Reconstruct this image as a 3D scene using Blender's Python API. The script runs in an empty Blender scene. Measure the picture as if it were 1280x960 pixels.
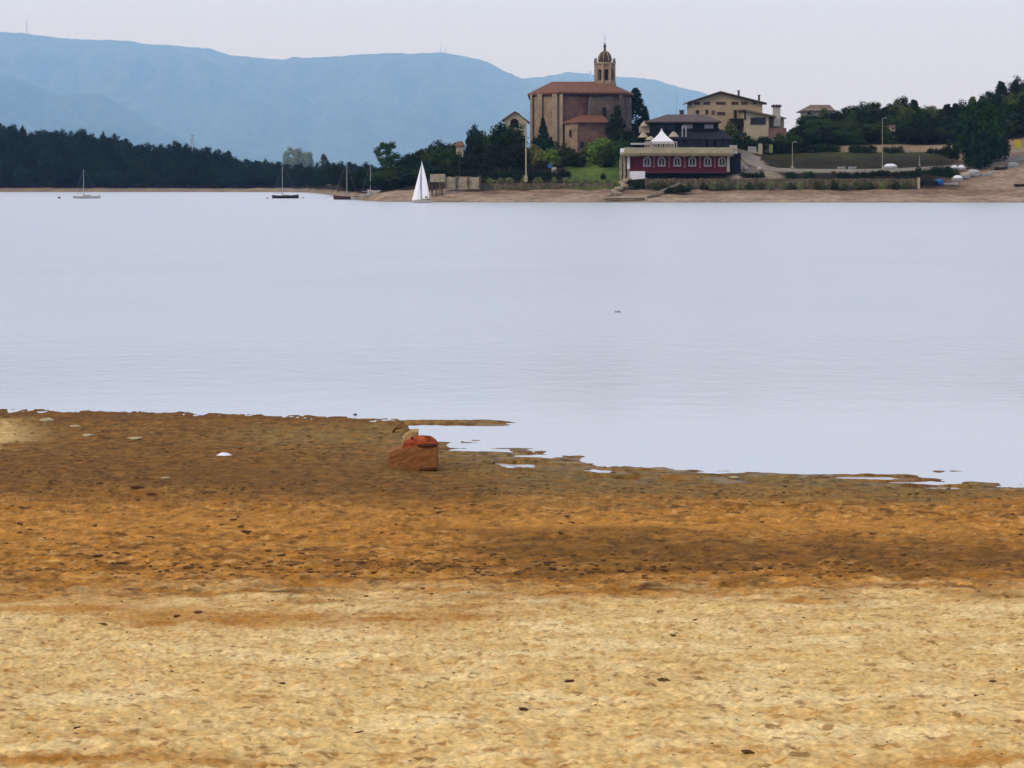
import bpy, math, random
import numpy as np
from mathutils import Vector, Matrix

# ------------------------------------------------------------------ camera, light, exposure
F = 1925.0            # focal length in pixels of the 1280 x 960 photograph
EYE = 4.5             # eye height above the lake, metres
HOR = 228.0           # row of the horizon in the photograph
sc = bpy.context.scene
cam_d = bpy.data.cameras.new("camera")
cam = bpy.data.objects.new("camera", cam_d)
sc.collection.objects.link(cam)
cam_d.sensor_width = 36.0
cam_d.lens = 36.0 * F / 1280.0
cam_d.shift_y = (HOR - 480.0) / 1280.0
cam_d.clip_start = 0.1
cam_d.clip_end = 90000.0
cam.location = (0, 0, EYE)
cam.rotation_euler = (math.radians(90), 0, 0)
sc.camera = cam

SUN_EL, SUN_AZ = math.radians(38), math.radians(-125)   # azimuth from +Y, negative = to the left
w = bpy.data.worlds.new("World"); sc.world = w; w.use_nodes = True
nt = w.node_tree; nt.nodes.clear()
out = nt.nodes.new("ShaderNodeOutputWorld"); bg = nt.nodes.new("ShaderNodeBackground")
sky = nt.nodes.new("ShaderNodeTexSky"); sky.sky_type = 'NISHITA'; sky.sun_disc = False
sky.sun_elevation = SUN_EL; sky.sun_rotation = SUN_AZ
mixn = nt.nodes.new("ShaderNodeMix"); mixn.data_type = 'RGBA'
mixn.inputs[0].default_value = 0.88
mixn.inputs[7].default_value = (7.35, 8.25, 11.6, 1)        # the even high veil of cloud
nt.links.new(sky.outputs[0], mixn.inputs[6]); nt.links.new(mixn.outputs[2], bg.inputs[0])
bg.inputs[1].default_value = 0.1
nt.links.new(bg.outputs[0], out.inputs[0])

sun_d = bpy.data.lights.new("sun", 'SUN'); sun_d.energy = 1.5; sun_d.angle = math.radians(10)
sun_d.color = (1.0, 0.87, 0.68)
sun = bpy.data.objects.new("sun", sun_d); sc.collection.objects.link(sun)
dirv = Vector((math.sin(SUN_AZ) * math.cos(SUN_EL), math.cos(SUN_AZ) * math.cos(SUN_EL), math.sin(SUN_EL)))
sun.rotation_euler = dirv.to_track_quat('Z', 'Y').to_euler()

sc.view_settings.view_transform = 'Standard'; sc.view_settings.look = 'None'
sc.view_settings.exposure = 0.15; sc.view_settings.gamma = 1.0
sc.cycles.volume_bounces = 6
sc.cycles.max_bounces = 8
sc.cycles.diffuse_bounces = 3

rnd = random.Random(7)
C = sc.collection

# ------------------------------------------------------------------ helpers
def W(px, py, Y):
    return ((px - 640.0) / F * Y, Y, EYE + (HOR - py) / F * Y)
def Xp(px, Y): return (px - 640.0) / F * Y
def Zp(py, Y): return EYE + (HOR - py) / F * Y

def tag(o, label=None, cat=None, group=None, kind=None):
    if label: o['label'] = label
    if cat: o['category'] = cat
    if group: o['group'] = group
    if kind: o['kind'] = kind
    return o
def empty(name, loc=(0, 0, 0)):
    o = bpy.data.objects.new(name, None); C.objects.link(o); o.location = loc; return o

def mat(name, col, rough=0.85, var=0.25, scale=1.0, bump=0.0, spec=0.14, objvar=0.0, detail=5):
    m = bpy.data.materials.new(name); m.use_nodes = True
    n = m.node_tree; b = n.nodes["Principled BSDF"]
    b.inputs["Roughness"].default_value = rough
    b.inputs["Specular IOR Level"].default_value = spec
    tc = n.nodes.new("ShaderNodeTexCoord"); nz = n.nodes.new("ShaderNodeTexNoise")
    nz.inputs["Scale"].default_value = scale; nz.inputs["Detail"].default_value = detail
    n.links.new(tc.outputs["Object"], nz.inputs["Vector"])
    cr = n.nodes.new("ShaderNodeValToRGB")
    c = np.array(col[:3])
    cr.color_ramp.elements[0].position = 0.3; cr.color_ramp.elements[1].position = 0.7
    cr.color_ramp.elements[0].color = (*np.clip(c * (1 - var), 0, 1), 1)
    cr.color_ramp.elements[1].color = (*np.clip(c * (1 + var), 0, 1), 1)
    n.links.new(nz.outputs["Fac"], cr.inputs[0])
    last = cr.outputs[0]
    if objvar:
        oi = n.nodes.new("ShaderNodeObjectInfo"); hs = n.nodes.new("ShaderNodeHueSaturation")
        mr = n.nodes.new("ShaderNodeMapRange"); mr.inputs[3].default_value = 1 - objvar; mr.inputs[4].default_value = 1 + objvar
        mh = n.nodes.new("ShaderNodeMapRange"); mh.inputs[3].default_value = 0.47; mh.inputs[4].default_value = 0.53
        n.links.new(oi.outputs["Random"], mr.inputs[0]); n.links.new(oi.outputs["Random"], mh.inputs[0])
        n.links.new(mr.outputs[0], hs.inputs["Value"]); n.links.new(mh.outputs[0], hs.inputs["Hue"])
        n.links.new(last, hs.inputs["Color"]); last = hs.outputs[0]
    n.links.new(last, b.inputs["Base Color"])
    if bump:
        bp = n.nodes.new("ShaderNodeBump"); bp.inputs["Strength"].default_value = 0.8; bp.inputs["Distance"].default_value = bump
        n.links.new(nz.outputs["Fac"], bp.inputs["Height"]); n.links.new(bp.outputs[0], b.inputs["Normal"])
    return m

class MB:
    """collects polygons of one mesh"""
    def __init__(s): s.v = []; s.f = []
    def add(s, vs, fs):
        k = len(s.v); s.v += [tuple(p) for p in vs]; s.f += [tuple(i + k for i in f) for f in fs]; return s
    def box(s, x0, x1, y0, y1, z0, z1):
        return s.add([(x0,y0,z0),(x1,y0,z0),(x1,y1,z0),(x0,y1,z0),(x0,y0,z1),(x1,y0,z1),(x1,y1,z1),(x0,y1,z1)],
              [(0,3,2,1),(4,5,6,7),(0,1,5,4),(1,2,6,5),(2,3,7,6),(3,0,4,7)])
    def pbox(s, px0, px1, py0, py1, Y, d):      # a box whose FRONT face spans these pixels at distance Y
        return s.box(Xp(px0, Y), Xp(px1, Y), Y, Y + d, Zp(py1, Y), Zp(py0, Y))
    def prism(s, pts, z0, z1):
        n = len(pts)
        return s.add([(x, y, z0) for x, y in pts] + [(x, y, z1) for x, y in pts],
              [tuple(range(n))[::-1], tuple(range(n, 2*n))] + [(i, (i+1) % n, n + (i+1) % n, n + i) for i in range(n)])
    def xprism(s, pts, y0, y1):                 # polygon in xz extruded along y
        n = len(pts)
        return s.add([(x, y0, z) for x, z in pts] + [(x, y1, z) for x, z in pts],
              [tuple(range(n)), tuple(range(n, 2*n))[::-1]] + [(i, n + i, n + (i+1) % n, (i+1) % n) for i in range(n)])
    def slab(s, vs, fs, t):                     # top surface given, thickness t downward
        n = len(vs); edges = {}
        for f in fs:
            for i in range(len(f)):
                a, b = f[i], f[(i+1) % len(f)]
                edges[(a, b)] = 1
        rim = [(a, b) for (a, b) in edges if (b, a) not in edges]
        return s.add(list(vs) + [(x, y, z - t) for x, y, z in vs],
              list(fs) + [tuple(i + n for i in f[::-1]) for f in fs] + [(b, a, a + n, b + n) for a, b in rim])
    def tube(s, p0, p1, r0, r1=None, n=8, caps=True):
        r1 = r0 if r1 is None else r1
        p0 = Vector(p0); p1 = Vector(p1); d = (p1 - p0).normalized()
        a = d.orthogonal().normalized(); b = d.cross(a); vs = []
        for p, r in ((p0, r0), (p1, r1)):
            for i in range(n):
                t = 2 * math.pi * i / n
                vs.append(p + a * (r * math.cos(t)) + b * (r * math.sin(t)))
        fs = [(i, (i+1) % n, n + (i+1) % n, n + i) for i in range(n)]
        if caps: fs += [tuple(range(n))[::-1], tuple(range(n, 2*n))]
        return s.add(vs, fs)
    def lathe(s, prof, c, n=12, sy=1.0):
        vs = []; m = len(prof)
        for r, z in prof:
            for i in range(n):
                t = 2 * math.pi * (i + 0.5) / n
                vs.append((c[0] + r * math.cos(t), c[1] + sy * r * math.sin(t), c[2] + z))
        fs = [(j*n + i, j*n + (i+1) % n, (j+1)*n + (i+1) % n, (j+1)*n + i) for j in range(m-1) for i in range(n)]
        fs += [tuple(range(n))[::-1], tuple(range((m-1)*n, m*n))]
        return s.add(vs, fs)
    def build(s, name, m, parent=None, smooth=False, origin=None):
        vs = np.array(s.v, dtype=float)
        if origin is None:
            origin = Vector(parent_world(parent)) if parent else Vector(((vs[:,0].min()+vs[:,0].max())/2, (vs[:,1].min()+vs[:,1].max())/2, vs[:,2].min()))
        me = bpy.data.meshes.new(name)
        me.from_pydata([tuple(p) for p in (vs - np.array(origin))], [], s.f)
        me.update()
        if smooth: me.polygons.foreach_set("use_smooth", [True] * len(me.polygons))
        me.materials.append(m)
        o = bpy.data.objects.new(name, me); C.objects.link(o)
        if parent: o.parent = parent
        else: o.location = origin
        return o
def parent_world(p):
    v = Vector((0, 0, 0))
    while p is not None: v = v + p.location; p = p.parent
    return v

# value/gradient noise in numpy
def _perm(seed): return np.random.RandomState(seed).permutation(4096)
def vnoise(x, y, seed=0):
    p = _perm(seed); g = np.random.RandomState(seed + 999).rand(4096) * 2 * np.pi
    gx, gy = np.cos(g), np.sin(g)
    xi = np.floor(x).astype(np.int64); yi = np.floor(y).astype(np.int64)
    xf = x - xi; yf = y - yi
    def h(a, b): return p[(p[a & 4095] + b) & 4095]
    u = xf*xf*xf*(xf*(xf*6-15)+10); v = yf*yf*yf*(yf*(yf*6-15)+10)
    def d(a, b, fx, fy):
        k = h(a, b); return gx[k]*fx + gy[k]*fy
    n00 = d(xi, yi, xf, yf); n10 = d(xi+1, yi, xf-1, yf); n01 = d(xi, yi+1, xf, yf-1); n11 = d(xi+1, yi+1, xf-1, yf-1)
    return ((n00*(1-u)+n10*u)*(1-v) + (n01*(1-u)+n11*u)*v) * 1.5
def fbm(x, y, seed=0, o=4):
    r = 0; a = 1
    for i in range(o):
        r = r + a * vnoise(x * 2**i, y * 2**i, seed + i); a *= 0.5
    return r
def sstep(a, b, x):
    t = np.clip((x - a) / (b - a), 0, 1); return t*t*(3-2*t)

def grid_mesh(name, X, Y, Z, m, col=None, alpha=None, smooth=True):
    r, c = X.shape
    me = bpy.data.meshes.new(name)
    vs = np.stack([X, Y, Z], -1).reshape(-1, 3).astype(np.float32)
    i = np.arange(r*c).reshape(r, c)
    q = np.stack([i[:-1, :-1], i[:-1, 1:], i[1:, 1:], i[1:, :-1]], -1).reshape(-1, 4)
    me.vertices.add(r*c); me.vertices.foreach_set("co", vs.ravel())
    me.loops.add(q.size); me.loops.foreach_set("vertex_index", q.ravel().astype(np.int32))
    me.polygons.add(len(q)); me.polygons.foreach_set("loop_start", (np.arange(len(q))*4).astype(np.int32))
    me.polygons.foreach_set("loop_total", np.full(len(q), 4, np.int32))
    me.update(calc_edges=True)
    me.polygons.foreach_set("use_smooth", np.full(len(q), smooth))
    if col is not None:
        a = me.attributes.new("albedo", 'FLOAT_COLOR', 'POINT')
        cc = np.concatenate([col.reshape(-1, 3), np.ones((r*c, 1)) if alpha is None else alpha.reshape(-1, 1)], 1).astype(np.float32)
        a.data.foreach_set("color", cc.ravel())
    me.materials.append(m)
    o = bpy.data.objects.new(name, me); C.objects.link(o); return o

def attr_mat(name, rough=0.9, spec=0.2, scale=30, var=0.15, bump=0.01, wet=False):
    m = bpy.data.materials.new(name); m.use_nodes = True
    n = m.node_tree; b = n.nodes["Principled BSDF"]
    b.inputs["Roughness"].default_value = rough; b.inputs["Specular IOR Level"].default_value = spec
    at = n.nodes.new("ShaderNodeAttribute"); at.attribute_name = "albedo"
    tc = n.nodes.new("ShaderNodeTexCoord"); nz = n.nodes.new("ShaderNodeTexNoise")
    nz.inputs["Scale"].default_value = scale; nz.inputs["Detail"].default_value = 6
    n.links.new(tc.outputs["Object"], nz.inputs["Vector"])
    mr = n.nodes.new("ShaderNodeMapRange"); mr.inputs[1].default_value = 0.3; mr.inputs[2].default_value = 0.7
    mr.inputs[3].default_value = 1 - var; mr.inputs[4].default_value = 1 + var
    n.links.new(nz.outputs["Fac"], mr.inputs[0])
    mu = n.nodes.new("ShaderNodeVectorMath"); mu.operation = 'SCALE'
    n.links.new(at.outputs["Color"], mu.inputs[0]); n.links.new(mr.outputs[0], mu.inputs["Scale"])
    n.links.new(mu.outputs[0], b.inputs["Base Color"])
    if wet:        # the alpha of the colour attribute holds how wet the mud is
        for sock, a0, a1 in (("Roughness", rough, 0.34), ("Specular IOR Level", spec, 0.5)):
            q = n.nodes.new("ShaderNodeMapRange"); q.inputs[3].default_value = a0; q.inputs[4].default_value = a1
            n.links.new(at.outputs["Alpha"], q.inputs[0]); n.links.new(q.outputs[0], b.inputs[sock])
    if bump:
        bp = n.nodes.new("ShaderNodeBump"); bp.inputs["Strength"].default_value = 0.7; bp.inputs["Distance"].default_value = bump
        n.links.new(nz.outputs["Fac"], bp.inputs["Height"]); n.links.new(bp.outputs[0], b.inputs["Normal"])
    return m

# ------------------------------------------------------------------ materials
M = {}
M['beach'] = attr_mat("beach_sand", rough=0.95, spec=0.12, scale=34, var=0.24, bump=0.014, wet=True)
M['land'] = attr_mat("far_land", spec=0.04, scale=0.6, var=0.3, bump=0.15)
M['mountain'] = mat("mountain_forest", (0.055, 0.075, 0.04), var=0.5, scale=0.004, spec=0.05, detail=8)
M['hill'] = mat("hill_forest", (0.045, 0.07, 0.03), var=0.5, scale=0.006, spec=0.05, detail=8)
M['bed'] = mat("lake_bed", (0.12, 0.1, 0.07), scale=0.05)
def leafmat(n, c, ov=0.3): return mat(n, c, rough=0.8, var=0.45, scale=5.0, spec=0.04, objvar=ov)
M['leaf_dark'] = leafmat("leaves_dark", (0.015, 0.027, 0.004))
M['leaf_wood'] = leafmat("leaves_wood", (0.012, 0.023, 0.006))
M['leaf_mid'] = leafmat("leaves_mid", (0.036, 0.058, 0.01))
M['leaf_olive'] = leafmat("leaves_olive", (0.07, 0.082, 0.018))
M['leaf_bright'] = leafmat("leaves_bright", (0.1148, 0.1755, 0.0243), 0.15)
M['leaf_pale'] = leafmat("leaves_pale", (0.165, 0.187, 0.066), 0.2)
M['leaf_blue'] = leafmat("leaves_bluegreen", (0.014, 0.034, 0.014), 0.15)
M['leaf_yellow'] = leafmat("leaves_yellow", (0.184, 0.184, 0.0345), 0.15)
M['leaf_rust'] = leafmat("leaves_rust", (0.10, 0.06, 0.03), 0.2)
M['bark'] = mat("bark", (0.06, 0.045, 0.03), var=0.4, scale=2)
M['grass'] = mat("mown_grass", (0.056, 0.088, 0.016), var=0.35, scale=1.5, bump=0.05)
M['stone_tan'] = mat("tan_stone_sunlit", (0.2513, 0.179, 0.1104), var=0.3, scale=0.5, bump=0.06, detail=9)  # tan also carries the sun on the church's left-facing walls
M['stone_red'] = mat("reddish_stone_shaded", (0.1598, 0.0884, 0.0612), var=0.35, scale=0.7, bump=0.06, detail=9)  # red-brown also carries shade on church walls turned from the sun
M['stone_grey'] = mat("grey_brown_masonry", (0.102, 0.0782, 0.0578), var=0.4, scale=0.6, bump=0.06, detail=9)
M['stone_pale'] = mat("pale_dressed_stone", (0.3182, 0.2387, 0.1591), var=0.22, scale=0.8, bump=0.03)
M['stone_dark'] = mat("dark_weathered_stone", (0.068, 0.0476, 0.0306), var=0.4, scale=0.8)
M['wallstone'] = mat("rubble_wall", (0.09826, 0.07803, 0.04335), var=0.5, scale=1.2, bump=0.12, detail=9)
M['wallpale'] = mat("pale_rubble", (0.288, 0.24, 0.16), var=0.4, scale=1.2, bump=0.12, detail=9)
M['tile_red'] = mat("red_roof_tiles", (0.1642, 0.0714, 0.03927), var=0.3, scale=1.3, bump=0.06, detail=8)
M['tile_brown'] = mat("brown_roof_tiles", (0.152, 0.104, 0.068), var=0.35, scale=1.3, bump=0.06, detail=8)
M['tile_edge'] = mat("dark_eaves", (0.045, 0.03, 0.022), var=0.3, scale=1)
M['slate'] = mat("grey_slate", (0.1, 0.075, 0.062), var=0.2, scale=1.5)
M['slate_dark'] = mat("dark_slate", (0.018, 0.018, 0.02), var=0.25, scale=1.5)
M['plaster'] = mat("ochre_plaster", (0.33, 0.25, 0.15), var=0.15, scale=0.5, detail=8)
M['cream'] = mat("cream_plaster", (0.37, 0.305, 0.195), var=0.15, scale=0.5, detail=8)
M['white'] = mat("white_paint", (0.72, 0.70, 0.68), var=0.06, scale=1, rough=0.5)
M['offwhite'] = mat("offwhite_frames", (0.38, 0.33, 0.27), var=0.12, scale=1.2, rough=0.6)
M['canvas'] = mat("beige_awning", (0.22, 0.185, 0.1), var=0.2, scale=0.6, detail=8)
M['red'] = mat("crimson_wall", (0.1, 0.008, 0.011), var=0.15, scale=0.7, rough=0.6)
M['redlight'] = mat("pink_pilasters", (0.288, 0.096, 0.088), var=0.2, scale=1)
M['wood_dark'] = mat("dark_timber", (0.01, 0.009, 0.009), var=0.3, scale=1.5)
M['glass'] = mat("dark_glass", (0.012, 0.012, 0.016), var=0.2, rough=0.25, spec=0.2)
M['metal'] = mat("galvanised_metal", (0.3, 0.3, 0.3), var=0.1, rough=0.5)
M['pole'] = mat("weathered_pole", (0.30, 0.27, 0.17), var=0.15, scale=0.6)
M['mast'] = mat("alloy_mast", (0.33, 0.345, 0.36), var=0.1, rough=0.4)
M['sail'] = mat("white_sailcloth", (0.82, 0.81, 0.80), var=0.04, scale=0.5, rough=0.7)
M['hull_dark'] = mat("dark_hull", (0.03, 0.025, 0.02), var=0.2, rough=0.5)
M['hull_maroon'] = mat("maroon_hull", (0.06, 0.025, 0.025), var=0.2, rough=0.5)
M['hull_pale'] = mat("pale_hull", (0.396, 0.3888, 0.3456), var=0.1, rough=0.4)
M['blue'] = mat("blue_tarpaulin", (0.021, 0.112, 0.294), var=0.25, scale=1.5)
M['yellow'] = mat("yellow_board", (0.55, 0.42, 0.03), var=0.08)
M['road'] = mat("dusty_asphalt", (0.2, 0.168, 0.12), var=0.15, scale=0.3, detail=8)
M['kerb'] = mat("kerb_stone", (0.32, 0.288, 0.232), var=0.15)
M['clod'] = mat("dark_clod", (0.085, 0.038, 0.013), var=0.6, scale=2, objvar=0.3)
M['rock_pale'] = mat("pale_stone", (0.40, 0.32, 0.16), var=0.3, scale=8, bump=0.01)
M['paper'] = mat("white_scrap", (0.80, 0.78, 0.76), var=0.05, scale=6)
M['rust'] = mat("brown_concrete", (0.24, 0.098, 0.030), var=0.22, scale=11, bump=0.004, detail=9)
M['rustcap'] = mat("rust_red_crust", (0.27, 0.05, 0.014), var=0.8, scale=7, bump=0.02, detail=8)
M['sandslab'] = mat("sandy_slab", (0.375, 0.2475, 0.09), var=0.15, scale=7, bump=0.01)
M['skin'] = mat("skin", (0.35, 0.2, 0.13), var=0.05)
M['cloth_dark'] = mat("dark_clothes", (0.03, 0.035, 0.045), var=0.2)

# ------------------------------------------------------------------ the near beach
BY = [-60, 0, 3, 5.5, 8, 10, 13, 16, 18.5, 20]
BZ = [2.9, 2.85, 2.75, 2.4, 1.95, 1.6, 1.15, .80, .56, .44]
def shore_edge(px):
    pts = [(-900,532),(-200,515),(0,512.5),(150,514),(300,518),(430,521),(500,526),(512,536),(540,546),(600,552),(640,557),(690,567),
           (735,574),(780,579),(870,587),(900,589),(1000,590),(1080,592),(1180,598),(1280,606),(1500,615),(2200,640)]
    a = np.array(pts, float)
    return EYE * F / (np.interp(px, a[:,0], a[:,1]) - HOR)
def beach_base(x, Y):
    px = 640 + x / np.maximum(Y, 3.0) * F
    Yb = shore_edge(px)
    Yb = Yb + 0.55 * fbm(x*0.7, Y*1.6, 57, 4) * sstep(560, 700, px)
    z1 = np.interp(Y, BY, BZ)
    t = np.clip((Yb - Y) / (Yb - 20.0), 0, 1)
    z2 = 0.44 * (0.35 * t + 0.65 * t**2.2)
    z2 = np.where(Y > Yb, -np.minimum((Y - Yb) * 0.035, 1.6), z2)
    z = np.where(Y < 20, z1, z2)
    # thin spit that closes the little inlet
    Ys = EYE * F / (528.5 - HOR + 0.006 * (px - 560))
    spit = 0.05 * np.exp(-((Y - Ys) / 0.33)**2) * sstep(430, 500, px) * (1 - sstep(600, 675, px))
    z = np.maximum(z, np.where(spit > 0.004, spit - 0.02, -9))
    pyq = HOR + EYE * F / np.maximum(Y, 1)
    for a, b, c, h_, dp in PUDDLES:
        m = np.exp(-((pyq - c) / h_)**2) * sstep(a - 18, a + 18, px) * (1 - sstep(b - 18, b + 18, px))
        m = np.clip(m * (1.0 + 0.45 * fbm(x*1.6 + c, Y*3.4, 55, 4)), 0, 1)
        m = sstep(.30, .62, m)
        z = np.where(z > -0.02, z * (1 - m) - 0.045 * m * dp, z)
    return z
PUDDLES = [(505,700,546,6,1.2),(560,740,557,4,1.0),(606,672,583,3.0,1.2),(622,690,589,3.0,1.2),(560,640,564,2.4,1.1),(640,700,571,2.6,1.1),(728,800,575,4.5,1.3),(745,872,581,3.6,1.3),(728,765,590,3,1.2),(735,766,601,3.2,1.2),(772,796,603,2.6,1.1),(838,868,585,3,1),
           (1040,1120,599,2.2,1.1),(1110,1205,605,2.6,1.1),(1130,1215,612,2.4,1.0),(1180,1290,601,2.6,1.2)]
ISLES = [(700,730,555,1.6),(720,760,549,1.2),(760,850,572,1.6),(905,935,578,1.1),(640,662,540,1),(790,815,567,1)]
def beach_relief(x, Y):
    """(height offset, trodden-sand mask)"""
    pale = 1 - sstep(10.9, 12.2, Y + 0.5 * vnoise(x*0.35, Y*0.6, 5))
    n = fbm(x*1.2, Y*1.4, 11, 2) * 0.020
    d = fbm(x*7.5, Y*8.5, 21, 3)
    d2 = vnoise(x*15.0, Y*17.0, 31)
    tro = 0.021 * (-np.abs(d)) + 0.010 * d2 + 0.005 * vnoise(x*29, Y*31, 33)
    wet = sstep(19.5, 23.5, Y)
    mud = 0.016 * fbm(x*2.2, Y*2.6, 41, 4) + 0.012 * fbm(x*7, Y*7, 43, 3)
    edge = 0.016 * fbm(x*0.55, Y*4.0, 51, 4) * np.clip((640 + x/np.maximum(Y,3)*F - 330) / 300, .15, 1)
    r = pale * (n + tro) + (1 - pale) * (1 - wet) * (n*0.7 + mud*1.4) + wet * (edge + mud*0.35)
    far = 1 - sstep(32, 40, Y)
    return r * far, pale
def beach_z(x, Y):
    x = np.asarray(x, float); Y = np.asarray(Y, float)
    return beach_base(x, Y) + beach_relief(x, Y)[0]
# rows follow the picture's rows near the camera, columns its columns; both run on well beyond the frame
rowY = []
py = 1080.0
def base_row_Y(py):
    ys = np.linspace(4.0, 45, 8000)
    pyy = HOR + (EYE - np.interp(ys, BY + [22, 24, 30, 50], BZ + [.3, .2, 0, -.2])) * F / ys
    return ys, pyy
ys_, pyy_ = base_row_Y(0)
o_ = np.argsort(pyy_)
pys = np.arange(1080, 470, -1.15)
rowY = np.interp(pys, pyy_[o_], ys_[o_])
rowY = np.concatenate([[-60, -30, -12, -4, 0, 2, 3, 3.6], rowY[rowY > 4.01], [47, 60, 90]])
rowY = np.unique(np.round(rowY, 4))
s_in = np.linspace(-1, 1, 940)
s_out = 1 + np.array([.03, .07, .12, .2, .3, .45, .7, 1.1, 1.8, 3.0, 5.0])
wid = np.maximum(rowY, 5.0) * 0.345
cols = np.concatenate([-s_out[::-1], s_in, s_out])
XX = cols[None, :] * wid[:, None]
XX = np.where(np.abs(cols)[None, :] > 1, np.sign(cols)[None, :] * (wid[:, None] + (np.abs(cols)[None, :] - 1) * 14), XX)
YY = np.repeat(rowY[:, None], len(cols), 1)
ZZ = beach_z(XX, YY)
rel, pale = beach_relief(XX, YY)
PX = 640 + XX / np.maximum(YY, 3) * F
PYb = HOR + (EYE - beach_base(XX, YY)) * F / np.maximum(YY, 3)
def col(*c): return np.array(c, float)
c_pale, c_pale2, c_or, c_or2 = col(.66,.435,.150), col(.78,.565,.235), col(.36,.142,.014), col(.44,.195,.032)
c_dk, c_dk2, c_ol, c_speck = col(.165,.072,.010), col(.085,.035,.006), col(.18,.115,.032), col(.25,.12,.035)
def mixc(a, b, t): return a * (1 - t[..., None]) + b * t[..., None]
wx, wy = XX, YY
warp = 13 * fbm(wx*0.45, wy*0.9, 61, 4) 
py_ = PYb + warp * np.clip((PYb - 500) / 160, 0.1, 1.2)
A = np.broadcast_to(c_pale, XX.shape + (3,)).copy()
A = mixc(A, c_pale2, sstep(-.1, .6, fbm(wx*1.3, wy*2.0, 63, 3)))
fine = fbm(wx*6, wy*6, 65, 3)
A = mixc(A, c_or2, 0.65 * sstep(.25, .60, fbm(wx*9, wy*12, 66, 3)) )
A = mixc(A, c_pale2*1.05, 0.6 * sstep(.2, .6, fbm(wx*11, wy*14, 69, 2)) )
A = mixc(A, c_speck, 0.8 * sstep(.50, .78, fbm(wx*8, wy*12, 67, 3)) )
A = mixc(A, c_or2, 0.35 * sstep(.25, .8, fbm(wx*2, wy*3, 68, 3)))
# orange streaks in the dry sand
def streak(px0, px1, pyc, h, slope=0.0, amp=1.0, seed=1):
    c = pyc + slope * (PX - (px0 + px1) / 2)
    m = np.exp(-((PYb + warp*0.5 - c) / h)**2) * sstep(px0 - 60, px0 + 60, PX) * (1 - sstep(px1 - 60, px1 + 60, PX))
    m = m * (0.55 + 0.6 * sstep(-.4, .5, fbm(wx*2.0, wy*4, 70 + seed, 3)))
    return np.clip(m * amp, 0, 1)
A = mixc(A, c_or, streak(150, 640, 772, 9, -0.015, .95, 1))
A = mixc(A, c_or2, streak(-60, 420, 762, 10, 0.05, .8, 2))
A = mixc(A, c_or2, streak(300, 560, 836, 4, -0.01, .7, 3))
A = mixc(A, c_or2, streak(-60, 170, 854, 4, 0.0, .5, 4))
A = mixc(A, c_or, streak(-60, 320, 946, 9, 0.03, .85, 5))
A = mixc(A, c_or2, streak(1060, 1340, 952, 7, 0.0, .8, 6))
A = mixc(A, c_or2, streak(40, 250, 918, 5, -0.02, .5, 7))
# the damp zones higher in the picture
t_mid = 1 - sstep(722, 768, py_ + 14*fbm(wx*1.5, wy*3, 111, 3))
damp = mixc(np.broadcast_to(c_or, A.shape), c_or2, sstep(-.5, .5, fbm(wx*0.9, wy*2.6, 80, 4)))
damp = mixc(damp, c_dk, 0.75 * sstep(.15, .7, fbm(wx*1.3, wy*3.4, 81, 4)))
damp = mixc(damp, c_dk, 0.8 * sstep(.28, .6, fbm(wx*7.0, wy*8, 83, 3)))
damp = mixc(damp, c_pale*.9, 0.45 * sstep(.35, .7, fbm(wx*6.0, wy*7, 88, 3)))
damp = mixc(damp, c_dk2*.8, 0.85 * sstep(.46, .70, fbm(wx*3.2, wy*4.5, 82, 3)))
A = mixc(A, damp, t_mid)
left = 1 - sstep(180, 520, PX)
A = mixc(A, c_or2*1.08, streak(-60, 800, 655, 16, 0.0, .6, 8) )
A = mixc(A, c_or2*1.12, streak(640, 1340, 656, 7, 0.0, .85, 9))
A = mixc(A, c_dk*0.95, streak(600, 1340, 692, 20, 0.02, 1.3, 10))
A = mixc(A, c_dk*1.1, streak(480, 900, 664, 5, 0.01, .8, 11))
A = mixc(A, c_dk2*1.2, streak(440, 900, 712, 3.5, 0.0, .8, 12))
t_up = (1 - sstep(606, 640, py_ + left * 6))
upc = mixc(np.broadcast_to(c_dk, A.shape), c_ol, np.clip(0.15 + 0.85 * sstep(300, 700, PX) + .35*fbm(wx*.5, wy*1.2, 84, 3), 0, 1))
upc = mixc(upc, c_or*0.8, 0.5 * sstep(0, .6, fbm(wx*1.0, wy*3.0, 85, 4)))
upc = mixc(upc, c_dk2*1.2, 0.75 * sstep(.2, .7, fbm(wx*1.6, wy*3.5, 86, 4)))
upc = mixc(upc, c_ol*1.5, 0.5 * sstep(.3, .7, fbm(wx*4.0, wy*5, 89, 4)))
upc = mixc(upc, c_dk2*.8, 0.7 * sstep(.35, .7, fbm(wx*5.0, wy*6, 90, 4)))
A = mixc(A, upc, t_up)
A = mixc(A, c_dk*0.85, streak(-80, 620, 600, 26, 0.04, .7, 13))
A = mixc(A, c_ol*1.2, streak(300, 520, 545, 14, 0.0, .8, 14))
A = mixc(A, c_pale*0.8, np.clip(np.exp(-((PX + 20) / 55)**2 - ((PYb - 545 + warp) / 15)**4) * 1.3, 0, 1))
A = mixc(A, c_dk2*1.6, 0.8 * (1 - sstep(0.0, 0.022, ZZ)) * t_up)
mot = fbm(wx*5.5, wy*5.0, 101, 4); mot2 = fbm(wx*13, wy*11, 103, 3)
wetz = t_mid * (0.5 + 0.5*sstep(0, .3, fbm(wx*.4, wy*.8, 105, 3) + .25))
A = A * (1 + wetz * (0.42 * mot + 0.25 * mot2))[..., None]
A = mixc(A, c_dk2*.75, wetz * 0.6 * sstep(.45, .7, fbm(wx*5.5, wy*6, 107, 4)))
A = mixc(A, c_or*.9, wetz * 0.45 * sstep(.25, .6, fbm(wx*3.1, wy*3.4, 109, 4)))
A = np.clip(A, .004, .9)
A *= (1 + 0.10 * fine)[..., None]
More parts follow.
